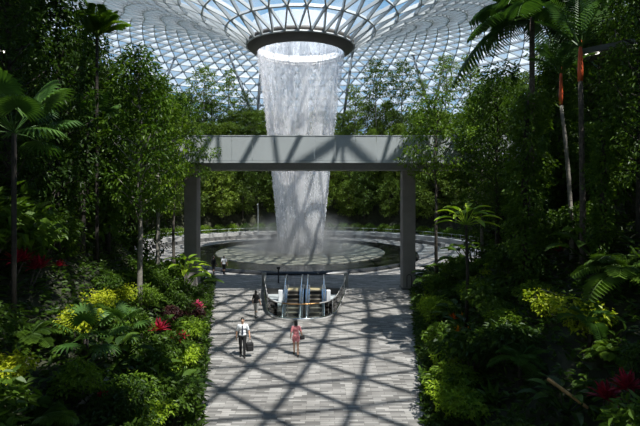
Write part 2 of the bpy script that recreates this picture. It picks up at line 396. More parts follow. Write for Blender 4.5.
for t in tris:
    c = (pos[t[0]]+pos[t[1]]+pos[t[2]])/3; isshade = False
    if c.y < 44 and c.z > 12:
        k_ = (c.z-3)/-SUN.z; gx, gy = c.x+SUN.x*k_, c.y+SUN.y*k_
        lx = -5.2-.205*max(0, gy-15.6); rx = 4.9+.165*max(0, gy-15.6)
        if gy < 44 and (gx < lx or gx > rx): isshade = rs.random() < (.70 if gx < lx else .74) and not opened(c)  # added shades keep sun off the gardens beside the plaza
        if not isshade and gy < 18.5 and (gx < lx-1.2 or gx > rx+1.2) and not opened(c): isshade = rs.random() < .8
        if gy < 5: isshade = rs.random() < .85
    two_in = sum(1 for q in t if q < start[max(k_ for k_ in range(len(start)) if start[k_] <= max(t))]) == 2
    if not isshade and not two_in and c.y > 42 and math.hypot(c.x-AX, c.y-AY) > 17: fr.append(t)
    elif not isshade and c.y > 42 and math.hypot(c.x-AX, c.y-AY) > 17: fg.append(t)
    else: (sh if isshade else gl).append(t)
pane.add(pv, gl); tag(pane.build('ceiling_glass', M_roofglass), kind='structure')
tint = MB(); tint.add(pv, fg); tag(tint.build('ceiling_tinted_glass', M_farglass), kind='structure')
milky = MB(); milky.add(pv, fr); tag(milky.build('ceiling_milky_glass', M_milky), kind='structure')
shade.add([tuple(p-n_*.5) for p, n_ in zip(pos, n_of)], sh); tag(shade.build('ceiling_added_shade', M_shade), kind='structure')  # unseen roof panels, added to darken the side gardens
# collar of the oculus
mb = MB(); mb.lathe([(6.35, 25.2), (6.45, 24.95), (6.35, 24.6), (5.35, 23.75), (5.2, 23.8), (5.15, 24.05), (5.9, 25.2)], 96, (AX, AY), close=True)
root = empty('oculus_collar', (AX, AY, 23.75)); tag(root, 'dark round collar at the middle of the glass roof that the waterfall drops through', 'collar')
def toloc(mb, root):
    mb.v = [v-np.array(root.location) for v in mb.v]; return mb
toloc(mb, root).build('rim', M_collar, root, True)
mb = MB(); mb.lathe([(5.12, 23.9), (5.5, 24.7), (5.85, 25.25)], 96, (AX, AY)); toloc(mb, root).build('lining', M_white, root, True)
mb = MB(); mb.lathe([(5.85, 25.25), (5.8, 27.1)], 96, (AX, AY)); toloc(mb, root).build('weir', M_weir, root, True)  # raised and whitened to fill the opening with glare

# roof struts behind the trees
STR = [((250, 108, 96), (228, 52, 99)), ((158, 100, 96), (179, 47, 99)), ((429, 108, 96), (411, 48, 99)), ((434, 108, 96), (448, 46, 99)), ((345, 108, 96), (352, 56, 99)), ((258, 108, 96), (262, 54, 99)), ((163, 108, 96), (150, 47, 99))]
SL = ['slanting roof strut rising from the trees just left of the waterfall', 'slanting roof strut left of the waterfall, leaning right at its top', 'slanting roof strut right of the waterfall, leaning left at its top', 'slanting roof strut right of the waterfall, leaning right at its top', 'roof strut just right of the waterfall edge', 'steep roof strut seen beside the left edge of the falling water', 'slanting roof strut far left, leaning left at its top']
for (a, b), lb in zip(STR, SL):
    A = Vector((X(a[0], a[2]), a[2], Z(a[1], a[2]))); B = Vector((X(b[0], b[2]), b[2], Z(b[1], b[2]))); dirn = (B-A).normalized()
    A = A-dirn*4; rr = math.hypot(B.x-AX, B.y-AY); B = B*1.0
    zt = float(np.interp(rr, R, Zp))-.3; B = A+dirn*((zt-A.z)/dirn.z)
    root = empty('roof_strut', A); tag(root, lb, 'strut', 'roof struts')
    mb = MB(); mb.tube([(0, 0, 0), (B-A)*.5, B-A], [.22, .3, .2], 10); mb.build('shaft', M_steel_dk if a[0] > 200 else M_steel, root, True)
    mb = MB(); mb.ell(B-A, (.4, .4, .3)); mb.build('head_joint', M_steel, root, True)

# ---------------------------------------------------------------- bridge
BY0, BY1 = 34.4, 39.5; bx0, bx1 = -30, 26
root = empty('footbridge', (0, BY0, 9.3)); tag(root, 'grey panelled footbridge crossing in front of the waterfall on two square columns', 'bridge')
L_ = lambda x, y, z: (x, y-BY0, z-9.3)
mb = MB(); mb.box(L_((bx0+bx1)/2, 37.0, 9.95), (bx1-bx0, 4.8, .15)); mb.build('deck', M_girder, root)
mb = MB(); mb.box(L_((bx0+bx1)/2, 37.0, 9.58), (bx1-bx0, 2.9, .6)); mb.build('girder', M_girder, root)
mb = MB(); mb.box(L_((bx0+bx1)/2, BY0+.03, 9.8), (bx1-bx0, .14, .14)); mb.box(L_((bx0+bx1)/2, BY1-.03, 9.8), (bx1-bx0, .14, .14)); mb.build('edge_lip', M_panel, root)
x = bx0
while x < bx1:
    for yy in (BY0, BY1):
        if yy == BY1 and not -16 < x < 16: continue
        mb = MB(); V = []
        mb.box(L_(x+.74, yy, 10.77), (1.455, .05, 1.76)); mb.build('fascia_panel', M_panel, root)
    x += 1.48
mb = MB(); mb.box(L_((bx0+bx1)/2, BY0-.0, 11.68), (bx1-bx0, .1, .05)); mb.box(L_((bx0+bx1)/2, BY1, 11.68), (bx1-bx0, .1, .05)); mb.build('coping', M_steel, root)
for cx, lb in ((-10.1, 'square grey stone column under the left end of the footbridge'), (6.95, 'square grey stone column under the right end of the footbridge')):
    r2 = empty('bridge_column', (cx, 38, 0)); tag(r2, lb, 'column', 'columns of the footbridge')
    mb = MB(); mb.box((0, 0, 4.63), (1.0, 1.2, 9.26)); o = mb.build('shaft', M_column, r2); o.modifiers.new('b', 'BEVEL').width = .04
    mb = MB(); mb.box((0, 0, .06), (1.12, 1.32, .12)); mb.build('plinth', M_conc_dk, r2)
    if cx > 0:
        mb = MB()
        mb.tube([(-.18, -.62, .2), (-.18, -.62, 1.0)], .03); mb.tube([(.18, -.62, .2), (.18, -.62, 1.0)], .03)
        mb.tube([(.18*math.cos(a), -.62, 1.0+.18*math.sin(a)) for a in np.linspace(0, PI, 9)], .03); mb.build('arched_niche_frame', M_rubber, r2)

# ---------------------------------------------------------------- pool
root = empty('round_pool', (AX, AY, 0)); tag(root, 'large round pool with dark stone rim catching the waterfall', 'pool')
mb = MB(); mb.lathe([(13.9, 0), (13.75, .30), (13.6, .33)], 128); mb.build('rim_wall', M_poolwall, root, True)
mb = MB(); mb.lathe([(13.6, .33), (9.9, .30)], 128); mb.build('dark_basin', M_poolout, root, True)
mb = MB(); mb.lathe([(9.95, .27), (9.95, .345), (9.75, .345), (9.75, .27)], 128, close=True); mb.build('lip', M_poolin, root, True)
mb = MB(); mb.lathe([(9.75, .32), (7, .31), (4, .30), (.01, .30)], 96); mb.build('water', M_poolin, root, True)
# waterfall
WP = [(0.3, 2.6), (3, 2.8), (6.4, 3.1), (10, 3.45), (14, 3.9), (18, 4.35), (21, 4.75), (23.2, 5.1), (24.1, 5.15)]
root = empty('waterfall', (AX, AY, .3)); tag(root, 'tall white curtain of falling water dropping through the roof opening into the pool', 'waterfall')
def curtain(name, k, seed):
    n = 96; rows = 40; V = []; U = []
    for i in range(rows+1):
        z = .3+(24.1-.3)*i/rows; r_ = float(np.interp(z, [p[0] for p in WP], [p[1] for p in WP]))*k
        for j in range(n+1):
            a = 2*PI*j/n; V.append((r_*math.cos(a), r_*math.sin(a), z-.3)); U.append((a*4+seed*37, z))
    me = bpy.data.meshes.new(name); Fc = [(i*(n+1)+j, i*(n+1)+j+1, (i+1)*(n+1)+j+1, (i+1)*(n+1)+j) for i in range(rows) for j in range(n)]
    me.from_pydata(V, [], Fc); uvl = me.uv_layers.new(name='UVMap')
    li = np.zeros(len(me.loops), int); me.loops.foreach_get('vertex_index', li)
    uvl.data.foreach_set('uv', np.array(U)[li].ravel()); me.polygons.foreach_set('use_smooth', [True]*len(Fc))
    return link(name, me, M_fall, root)
curtain('water_curtain', 1.0, 1); curtain('inner_curtain', .93, 2)
nd = 20000; zz = RNG.uniform(.3, 24, nd); aa = RNG.uniform(0, 2*PI, nd)
rr = np.interp(zz, [p[0] for p in WP], [p[1] for p in WP])*RNG.uniform(.9, 1.03, nd)
ln = RNG.uniform(.08, .34, nd); wd = RNG.uniform(.035, .085, nd); c = np.stack([rr*np.cos(aa), rr*np.sin(aa), zz-.3], 1)
s1 = np.stack([np.cos(aa*7), np.sin(aa*7), 0*aa], 1)*wd[:, None]*.5; s2 = np.stack([-s1[:, 1], s1[:, 0], s1[:, 2]], 1); up = np.zeros((nd, 3)); up[:, 2] = ln*.5
mb = MB(); V = np.stack([c-up, c+s1, c+s2, c-s1, c-s2, c+up], 1).reshape(-1, 3)
Fc = []
for i in range(nd):
    b = i*6; Fc += [(b, b+2, b+1), (b, b+3, b+2), (b, b+4, b+3), (b, b+1, b+4), (b+5, b+1, b+2), (b+5, b+2, b+3), (b+5, b+3, b+4), (b+5, b+4, b+1)]
mb.add(V, Fc); o = mb.build('water_drops', M_drop, root); o['kind'] = 'stuff'
mb = MB(); mb.lathe([(9.4, 0.02), (9.2, 1.2), (7.4, 3.6), (4, 5.0), (.01, 5.5)], 32); mb.add([], [])
mb.lathe([(.01, .02), (9.4, .02)], 32); o = mb.build('spray_mist', M_mist, loc=(AX, AY, .35)); tag(o, 'pale spray hanging round the foot of the waterfall', 'mist', kind='stuff')

# benches / walls round the far side
def arc_wall(name, r0, r1, z1, a0, a1, mat, label, cat):
    mb = MB(); mb.lathe([(r0, 0), (r0, z1), (r1, z1), (r1, 0)], 90, a0=math.radians(a0), a1=math.radians(a1), close=True)
    o = mb.build(name, mat, loc=(AX, AY, 0)); tag(o, label, cat); return o
arc_wall('curved_bench', 19.6, 20.3, .45, 20, 165, M_conc_dk, 'long low curved stone bench nearest behind the pool', 'bench')
arc_wall('curved_bench', 23.3, 24.2, .6, 12, 168, M_conc, 'long curved stone bench wall behind the first one, by the hedges', 'bench')
root = empty('railing', (AX, AY, 0)); tag(root, 'thin metal railing curving along the foot of the far forest', 'railing')
mb = MB()
for h_ in (.55, 1.05): mb.tube([(25.6*math.cos(math.radians(a)), 25.6*math.sin(math.radians(a)), h_) for a in range(20, 161, 3)], .03, 5)
mb.build('rail', M_steel, root)
for a in range(20, 161, 4):
    mb = MB(); mb.tube([(25.6*math.cos(math.radians(a)), 25.6*math.sin(math.radians(a)), 0), (25.6*math.cos(math.radians(a)), 25.6*math.sin(math.radians(a)), 1.05)], .03, 5); mb.build('post', M_steel, root)
root = empty('light_pole', (X(258, 78.5), 78.5, 0)); tag(root, 'thin pale pole standing behind the pool left of the waterfall', 'pole')
mb = MB(); mb.tube([(0, 0, 0), (0, 0, 5.2)], .07, 8); mb.build('shaft', M_steel, root); mb = MB(); mb.box((0, -.3, 5.2), (.2, .7, .1)); mb.build('head', M_steel, root)

# ---------------------------------------------------------------- escalators
def escalator(cx, label):
    root = empty('escalator', (cx, 38, 0)); tag(root, label, 'escalator', 'escalators in the floor opening')
    sl = math.tan(math.radians(30)); run = 9.2
    for k_ in range(22):
        y = -.9-.4*k_; z = -.231*(k_+1)+.1 if k_ else 0
        z = -.231*k_
        mb = MB(); mb.box((0, y, z-.015), (.96, .4, .03)); mb.box((0, y-.2+.01, z-.12), (.96, .02, .2), mi=1); mb.box((0, y-.185, z+.003), (.96, .03, .008), mi=2)
        mb.build('step', [M_step, M_riser, M_landing], root)
    mb = MB(); mb.box((0, -.2, .01), (1.0, 1.1, .03)); mb.build('landing_plate', M_landing, root)
    mb = MB(); 
    mb.add([(x_, y_, z_) for x_ in (-.75, .75) for y_, z_ in ((.6, -.05), (-.7, -.05), (-9.6, -5.2), (-9.6, -5.5), (.6, -1.2))],
           [(0, 1, 2, 3, 4)[::-1], (5, 6, 7, 8, 9), (1, 6, 7, 2)[::-1], (2, 7, 8, 3), (3, 8, 9, 4), (4, 9, 5, 0)])
    mb.build('truss', M_riser, root)
    for sx_ in (-1, 1):
        xo = sx_*.62
        P = [(xo, .9, .18), (xo, 1.05, .5), (xo, .9, .82), (xo, .55, .95), (xo, -.8, .95), (xo, -1.4, .7), (xo, -9.4, -3.92)]
        mb = MB(); mb.tube(P, .055, 8); mb.build('handrail', M_rubber if False else M_chrome, root, True)
        mb = MB(); mb.add([(xo+e, y_, z_) for e in (-.012, .012) for y_, z_ in ((.75, .05), (.75, .88), (-.8, .92), (-1.4, .66), (-9.3, -3.95), (-9.3, -4.8), (-.9, .05))],
                          [(0, 1, 2, 3, 4, 5, 6), (13, 12, 11, 10, 9, 8, 7)]); mb.build('glass_balustrade', M_glass, root)
        mb = MB(); w = .16
        mb.add([(xo+e, y_, z_) for y_, z_ in ((.8, .1), (-.9, .1), (-9.4, -4.8)) for e in (-w, w)]+[(xo+e, y_, z_-.25) for y_, z_ in ((.8, .1), (-.9, .1), (-9.4, -4.8)) for e in (-w, w)],
               [(0, 1, 3, 2), (2, 3, 5, 4), (0, 2, 8, 6), (2, 4, 10, 8), (1, 7, 9, 3), (3, 9, 11, 5), (0, 6, 7, 1)])
        mb.build('skirt_panel', M_chrome, root)
    return root
escalator(EX-.87, 'left escalator of the pair going down into the rounded floor opening')
escalator(EX+.83, 'right escalator of the pair going down into the rounded floor opening')
for cx, lb in ((EX-1.78, 'white upright panel left of the escalators'), (EX+1.78, 'white upright panel right of the escalators')):
    mb = MB(); mb.box((0, 0, .4), (.3, .3, .8)); o = mb.build('end_panel', M_cwhite, loc=(cx, 35.6, -.44)); o.modifiers.new('b', 'BEVEL').width = .03; tag(o, lb, 'panel', 'panels beside the escalators')
hy = [p[0] for p in HALF][::-1]; hh_ = [p[1] for p in HALF][::-1]
for s_, lb in ((-1, 'left'), (1, 'right')):
    mb = MB(); V = []
    for y in (34.0, 35, 36, 37, 37.9):
        for x_ in (1.66, float(np.interp(y, hy, hh_))-.04):
            for z_ in (-.45, -.6): V.append((s_*x_, y-36, z_))
    Fc = []
    for q in range(4):
        a = q*4; Fc += [(a, a+2, a+6, a+4), (a+1, a+5, a+7, a+3), (a, a+4, a+5, a+1), (a+2, a+3, a+7, a+6)]
    Fc += [(0, 1, 3, 2), (16, 18, 19, 17)]; mb.add(V, Fc); o = mb.build('side_ledge', M_panel, loc=(EX, 36, 0)); tag(o, 'grey ledge inside the floor opening on the '+lb+' of the escalators', 'ledge', 'ledges in the floor opening')
# glass balustrade round the opening
root = empty('glass_balustrade', (EX, 33, 0)); tag(root, 'rounded glass balustrade with bronze handrail enclosing the escalator opening', 'balustrade')
gp = hole_pts(.08); ng = len(gp); 
T3 = lambda p, z: (p[0]-EX, p[1]-33, z)
mb = MB(); mb.tube([T3(p, 1.02) for p in gp[:ng//2-4]], .035, 8); mb.build('handrail', M_conc, root, True)
mb = MB(); mb.tube([T3(p, 1.02) for p in gp[ng//2-5:ng//2+6]], .035, 8); o = mb.build('handrail', M_bronze, root, True); o['label'] = 'bronze front length of the handrail'
mb = MB(); mb.tube([T3(p, 1.02) for p in gp[ng//2+5:]], .035, 8); mb.build('handrail', M_conc, root, True)
mb = MB(); mb.tube([T3(p, .14) for p in gp], .05, 6); mb.build('base_channel', M_chrome, root, True)
for i in range(0, len(gp)-1, 2):
    q = gp[i:i+3]
    if len(q) < 2: continue
    mb = MB(); V = [T3(p, z) for p in q for z in (.15, 1.0)]; mb.add(V, [(2*a, 2*a+2, 2*a+3, 2*a+1) for a in range(len(q)-1)]); o = mb.build('glass_pane', M_glass, root)
    o.modifiers.new('s', 'SOLIDIFY').thickness = .012
    if i % 6: continue
    mb = MB(); mb.tube([T3(q[0], .02), T3(q[0], 1.0)], .022, 6); mb.build('post', M_chrome, root)
for px_, lb in ((264, 'left'), (346, 'right')):
    mb = MB(); mb.box((0, 0, .55), (.35, .25, 1.1)); o = mb.build('rail_end_post', M_conc, loc=(X(px_, 38.6), 38.6, 0)); o.modifiers.new('b', 'BEVEL').width = .02
    tag(o, 'stone end post of the glass balustrade on the '+lb+' side', 'post', 'end posts of the balustrade')
mb = MB(); mb.tube([(0, 0, 0), (0, 0, 1.2)], .06, 8); mb.box((0, 0, 1.25), (.28, .1, .2)); o = mb.build('queue_post', M_rubber, loc=(X(278.5, 40), 40, 0)); tag(o, 'slim dark post at the pool rim behind the left escalator', 'post')
# ---------------------------------------------------------------- plants
def rnd_unit(n):
    a = RNG.normal(size=(n, 3)); return unit(a)
def foliage_pads(mb, centers, radii, per, L, W, droop=.3, flat=.45, up=.35):
    for c, r_ in zip(centers, radii):
        n = max(4, int(per*r_*r_)); q = rnd_unit(n); rad = RNG.uniform(.35, 1.0, n)[:, None]**.6
        P = np.array(c)+q*rad*r_*np.array([1, 1, flat]); D = q*np.array([1, 1, .35])+RNG.normal(size=(n, 3))*.45; D[:, 2] -= .12
        Nn = RNG.normal(size=(n, 3))*.38; Nn[:, 2] += 1
        leaves(mb, P, D, Nn, L*RNG.uniform(.65, 1.25, n), W*RNG.uniform(.7, 1.2, n), droop)
def tree(name, h, seed, cb=.35, spread=2.4, pads=34, per=70, L=.22, W=.10, leaf=None, bark=None, tr=.13, layered=False, lean=0.0, top=.5):
    r = random.Random(seed); root = empty(name)
    tp = []; k = 9
    for i in range(k+1):
        t = i/k; tp.append((lean*t*t*h+.12*math.sin(i*1.3+seed)*t, .12*math.cos(i*1.7+seed)*t, -.4+t*(h*.93+.4)))
    mb = MB(); mb.tube(tp, [tr*(1.25-.95*i/k) for i in range(k+1)], 8)
    cs, rs_ = [], []
    for i in range(pads):
        t = cb+(1-cb)*((i+.5)/pads); z = h*t
        env = spread*(math.sin(PI*min(1, (t-cb)/(1-cb)*.85+.12))**.6)*(1-(1-top)*(t-cb)/(1-cb))
        a = i*2.4+r.uniform(-.4, .4); rad = env*r.uniform(.35, 1.0) if i < pads-2 else .1
        q = np.array([np.interp(z, [p[2] for p in tp], [p[0] for p in tp]), np.interp(z, [p[2] for p in tp], [p[1] for p in tp]), 0])
        c = (q[0]+math.cos(a)*rad, q[1]+math.sin(a)*rad, z+r.uniform(-.2, .2)); cs.append(c); rs_.append(spread*r.uniform(.30, .46))
        z0 = max(h*.25, z-rad*.55)
        b0 = Vector((float(np.interp(z0, [p[2] for p in tp], [p[0] for p in tp])), float(np.interp(z0, [p[2] for p in tp], [p[1] for p in tp])), z0))
        b1 = Vector(c); mid = (b0+b1)*.5+Vector((0, 0, -.08*rad)); mb.tube([b0, mid, b1], [tr*.35, tr*.22, tr*.1], 5)
    mb.build('trunk', bark or M_bark, root, True)
    mb = MB(); foliage_pads(mb, cs, rs_, per, L, W, flat=.3 if layered else .55); mb.build('foliage', leaf or M_mid, root)
    reg(root); return root
def shrub(name, r_, h, seed, n, L, W, leaf, droop=.3, thing_stem=True):
    root = empty(name); rr = random.Random(seed); mb = MB(); cs = []; rs_ = []
    for i in range(9):
        a = i*2.4; q = r_*.62*math.sqrt((i+.5)/9); z = h*(.45+.4*rr.random())*(1-.3*q/r_); cs.append((math.cos(a)*q, math.sin(a)*q, z)); rs_.append(r_*.46)
        mb.tube([(0, 0, -.15), (math.cos(a)*q*.5, math.sin(a)*q*.5, z*.55), cs[-1]], [.025, .018, .01], 4)
    mb.build('stem', M_bark, root)
    mb = MB(); foliage_pads(mb, cs, rs_, n/9/(r_*.46)**2, L, W, droop, flat=.8); mb.build('foliage', leaf, root); reg(root); return root
def frond(mb, Lf, rise, droopf, pairs=26, ll=.55, lw=.05, vee=.35, az=0, tilt=0, base=(0, 0, 0), hang=.35):
    """a feather frond: rachis arching out along +x then drooping, leaflets both sides"""
    pts = []; k = 12
    for i in range(k+1):
        t = i/k; pts.append(Vector((Lf*(t*math.cos(rise)*(1-.12*t)), 0, Lf*(t*math.sin(rise)-droopf*t*t))))
    Rm = Matrix.Rotation(az, 3, 'Z'); pts = [Rm@p+Vector(base) for p in pts]
    mb.tube(pts, [.035*(1-.8*i/k)*(Lf/2.5) for i in range(k+1)], 4)
    P, D, Nn, Ls, Ws = [], [], [], [], []
    for i in range(pairs):
        t = .16+.84*i/pairs; q = t*k; a = min(int(q), k-1); p = pts[a].lerp(pts[a+1], q-a); tn = (pts[a+1]-pts[a]).normalized()
        sd_ = tn.cross(Vector((0, 0, 1))).normalized(); up = sd_.cross(tn)
        for s in (-1, 1):
            d = (tn*.55+sd_*s+up*vee).normalized(); P.append(p); D.append(d); Nn.append(up+sd_*s*-.3)
            Ls.append(ll*math.sin(PI*min(.97, .18+.78*t))**.7*random.uniform(.9, 1.1)); Ws.append(lw)
    leaves(mb, np.array([tuple(p) for p in P]), np.array([tuple(p) for p in D]), np.array([tuple(p) for p in Nn]), np.array(Ls), np.array(Ws), hang)
def palm(name, h, nf, Lf, seed, trunkm, shaftm=None, tr=.12, ll=.6, lw=.06, leaf=None, rise=(.2, 1.2), droopf=.55, lean=(0, 0), vee=.3, hang=.35, pairs=26):
    root = empty(name); r = random.Random(seed); k = 8
    tp = [(lean[0]*(i/k)**2, lean[1]*(i/k)**2, -.4+(h+.4)*i/k) for i in range(k+1)]
    mb = MB(); mb.tube(tp, [tr*(1.2-.35*i/k) for i in range(k+1)], 10)
    for i in range(int(h/.3)):
        t = (i*.3+.4)/(h+.4); mb.tube([(lean[0]*t*t, lean[1]*t*t, i*.3), (lean[0]*t*t, lean[1]*t*t, i*.3+.03)], tr*(1.24-.33*t), 10)
    mb.build('trunk', trunkm, root, True); tx, ty = lean
    if shaftm:
        mb = MB(); mb.tube([(tx, ty, h-.05), (tx, ty, h+.4), (tx, ty, h+1.1), (tx, ty, h+1.5)], [tr*.95, tr*1.0, tr*.7, tr*.4], 10); mb.build('crownshaft', shaftm, root, True); top = h+1.2
    else: top = h
    for i in range(nf):
        t = i/nf; mb = MB(); frond(mb, Lf*r.uniform(.85, 1.1), rise[0]+(rise[1]-rise[0])*t, droopf*r.uniform(.85, 1.15), pairs, ll, lw, vee, hang=hang)
        o = mb.build('frond', leaf or M_palm, root); o.location = (tx, ty, top); o.rotation_euler = (0, 0, i*2.4+r.uniform(-.2, .2))
    reg(root); return root
def fern(name, nf, Lf, seed, leaf, rise=(.4, 1.1), pairs=16, ll=.22, lw=.05, droopf=.6):
    root = empty(name); r = random.Random(seed); 
    for i in range(nf):
        mb = MB(); frond(mb, Lf*r.uniform(.8, 1.1), rise[0]+(rise[1]-rise[0])*i/nf, droopf, pairs, ll, lw, .15)
        o = mb.build('frond', leaf, root); o.rotation_euler = (0, 0, i*2.4)
    reg(root); return root
def fanpalm(name, h, nf, R_, seed, leaf, petiole=1.0, segs=18, trunk=.09):
    root = empty(name); r = random.Random(seed)
    mb = MB(); mb.tube([(0, 0, -.3), (0, 0, h*.5), (0, 0, h)], [trunk*1.2, trunk, trunk], 8); mb.build('trunk', M_barkdark, root, True)
    for i in range(nf):
        mb = MB(); el = -.1+1.2*i/nf; p = Vector((petiole*math.cos(el), 0, petiole*math.sin(el)))
        mb.tube([(0, 0, 0), p*.5+Vector((0, 0, .05)), p], [.02, .015, .012], 4)
        ax = p.normalized(); sd_ = Vector((0, 1, 0)); nn = ax.cross(sd_)
        for s in range(segs):
            a = (s/(segs-1)-.5)*2*2.3; d = (ax*math.cos(a)+sd_*math.sin(a)); d.z -= .12; d.normalize(); ln = R_*(.75+.25*math.cos(a))
            q = [p, p+d*ln*.35, p+d*ln*.7-Vector((0, 0, ln*.05)), p+d*ln-Vector((0, 0, ln*.22))]; w_ = R_*.13
            blade(mb, q, [w_*.3, w_, w_*.8, .005], -nn if nn.z < 0 else nn, fold=.15)
        o = mb.build('fan_leaf', leaf, root); o.location = (0, 0, h); o.rotation_euler = (0, 0, i*2.4+r.uniform(-.3, .3))
    reg(root); return root
def strap(name, n, Ln, Wd, seed, leaf, stem_h=.0, el=(.35, 1.35), droopf=.35, stemm=None, part='leaf_rosette', heads=1):
    root = empty(name); r = random.Random(seed)
    for hd in range(heads):
        hx, hy = (0, 0) if heads == 1 else (r.uniform(-.4, .4), r.uniform(-.4, .4)); sh_ = stem_h*r.uniform(.7, 1.15) if heads > 1 else stem_h
        if stem_h: mb = MB(); mb.tube([(0, 0, -.15), (hx*.6, hy*.6, sh_*.5), (hx, hy, sh_)], [.03, .025, .02], 6); mb.build('stem', stemm or M_bark, root, True)
        mb = MB()
        for i in range(n):
            t = i/n; e_ = el[0]+(el[1]-el[0])*t; a = i*2.4+r.uniform(-.2, .2); l = Ln*r.uniform(.8, 1.1); pts = []
            for q in range(6):
                u = q/5; d_ = l*u*math.cos(e_); pts.append((hx+d_*math.cos(a), hy+d_*math.sin(a), sh_+l*u*math.sin(e_)-droopf*l*u*u*math.cos(e_)))
            blade(mb, pts, [Wd*w for w in (.25, .75, 1, .85, .55, .03)], fold=.2)
        mb.build(part, leaf, root)
    reg(root); return root
def bigleaf(name, n, Ln, Wd, stalk, seed, leaf, el=(.5, 1.3)):
    root = empty(name); r = random.Random(seed)
    for i in range(n):
        mb = MB(); t = i/n; e_ = el[0]+(el[1]-el[0])*t; s = stalk*r.uniform(.8, 1.15)
        p = Vector((s*math.cos(e_), 0, s*math.sin(e_))); mb.tube([(0, 0, 0), p*.5, p], [.03, .022, .016], 5)
        e2 = e_*.45; pts = [p+Vector((Ln*u*math.cos(e2), 0, Ln*(u*math.sin(e2)-.35*u*u))) for u in (0, .15, .35, .6, .82, 1)]
        blade(mb, pts, [Wd*w for w in (.1, .75, 1, .85, .5, .03)], fold=.22)
        o = mb.build('leaf', leaf, root); o.rotation_euler = (0, 0, i*2.4+r.uniform(-.3, .3))
    reg(root); return root
def tallleaf(name, h, seed, leaf):
    o = bigleaf(name, 17, .95, .36, .75, seed, leaf, el=(.15, 1.4)); mb = MB()
    for ch in kids(o): ch.location.z = h
    mb.tube([(0, 0, -.4), (.08, 0, h*.5), (0, 0, h+.05)], [.09, .075, .06], 8); t = mb.build('trunk', M_barkdark, o, True); KIDS.setdefault(o.name, []).append(t); return o
def vine_tree(name, h, seed, rad, leaf, n, L=.2, W=.12):
    """a trunk wrapped top to bottom in climbing leaves"""
    root = empty(name); r = random.Random(seed); mb = MB(); mb.tube([(0, 0, -.4), (.1, 0, h*.5), (0, .1, h)], [.22, .18, .1], 8); mb.build('trunk', M_barkdark, root, True)
    mb = MB(); z = RNG.uniform(.1, h, n); a = RNG.uniform(0, 2*PI, n); lump = .75+.35*np.sin(z*1.9+a*2+seed)+.2*np.sin(z*4.1-a*3)
    rr = rad*lump*RNG.uniform(.5, 1.05, n); P = np.stack([rr*np.cos(a), rr*np.sin(a), z], 1); D = np.stack([np.cos(a), np.sin(a), -.5+0*a], 1)+RNG.normal(size=(n, 3))*.4
    Nn = np.stack([np.cos(a)*.6, np.sin(a)*.6, 1+0*a], 1)+RNG.normal(size=(n, 3))*.3
    leaves(mb, P, D, Nn, L*RNG.uniform(.7, 1.3, n), W*RNG.uniform(.7, 1.3, n), .3); mb.build('climbing_leaves', leaf, root); reg(root); return root

PROTO = {}
def proto(key, fn, *a, **k):
    o = fn(*a, **k); PROTO[key] = [o, False]; return o
HT = {}
def put(key, x, y, label, cat, group=None, s=1.0, rz=None, z=None, sz=None):
    src, used = PROTO[key]
    o = src if not used else copy_tree(src)
    PROTO[key][1] = True
    if z is None: z = ground(x, y)
    o.location = (x, y, z-.03); o.scale = (s, s, sz or s); o.rotation_euler = (0, 0, random.uniform(0, 6.28) if rz is None else rz)
    o['label'] = label; o['category'] = cat
    if group: o['group'] = group
    elif 'group' in o: del o['group']
    return o
def putpx(key, px, d, top, hproto, label, cat, group=None, sw=1.0, rz=None):
    """stands at forward distance d where its trunk is seen, tall enough for its top"""
    x = X(px, d); g = ground(x, d); hh = Z(top, d)-g; s = hh/hproto
    return put(key, x, d, label, cat, group, s*sw, rz, sz=s)
ACC = []
def perch(key, px, d, py, hp, s, label, cat, rz=None):
    x, d, g = on_slope(px, py, hp*s*.8); ACC.append((x, d)); return put(key, x, d, label, cat, None, s, rz)
proto('tA', tree, 'broadleaf_tree', 12, 1, cb=.38, spread=2.3, pads=46, per=150, L=.22, W=.115, leaf=M_mid, bark=M_barkpale)
proto('tB', tree, 'broadleaf_tree', 12, 2, cb=.22, spread=2.8, pads=60, per=85, L=.24, W=.12, leaf=M_dark, bark=M_barkdark, tr=.17)
proto('tC', tree, 'layered_tree', 11, 3, cb=.5, spread=2.7, pads=40, per=150, L=.19, W=.095, leaf=M_mid, bark=M_bark, layered=True, tr=.10, top=.8)
proto('tD', tree, 'broadleaf_tree', 12, 4, cb=.12, spread=2.6, pads=64, per=80, L=.26, W=.13, leaf=M_dark, bark=M_barkdark)
proto('tE', tree, 'layered_tree', 11, 13, cb=.62, spread=2.7, pads=22, per=120, L=.19, W=.095, leaf=M_mid, bark=M_bark, layered=True, tr=.10, top=.85)
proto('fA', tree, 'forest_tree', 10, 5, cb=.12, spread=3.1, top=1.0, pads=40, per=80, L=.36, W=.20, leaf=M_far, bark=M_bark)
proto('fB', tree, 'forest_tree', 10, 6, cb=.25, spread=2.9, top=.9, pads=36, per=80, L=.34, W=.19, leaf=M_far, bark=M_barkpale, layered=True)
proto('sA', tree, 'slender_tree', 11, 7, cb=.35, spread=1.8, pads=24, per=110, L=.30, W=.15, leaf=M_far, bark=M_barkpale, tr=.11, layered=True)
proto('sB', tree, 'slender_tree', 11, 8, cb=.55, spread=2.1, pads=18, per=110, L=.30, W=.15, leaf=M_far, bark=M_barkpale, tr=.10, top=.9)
proto('vA', vine_tree, 'vine_clad_tree', 11, 1, 1.1, M_dark, 5200)
proto('vB', vine_tree, 'vine_clad_tree', 9, 2, .8, M_mid, 3600)
proto('sh_dark', shrub, 'leafy_shrub', .95, 1.3, 1, 1360, 0.126, 0.066, M_dark)
proto('sh_mid', shrub, 'leafy_shrub', .9, 1.2, 2, 1275, 0.133, 0.062, M_mid)
proto('sh_bright', shrub, 'leafy_shrub', .75, .95, 3, 1054, 0.126, 0.058, M_bright)
proto('sh_yellow', shrub, 'croton_shrub', .8, 1.1, 4, 884, 0.118, 0.070, M_yellow)
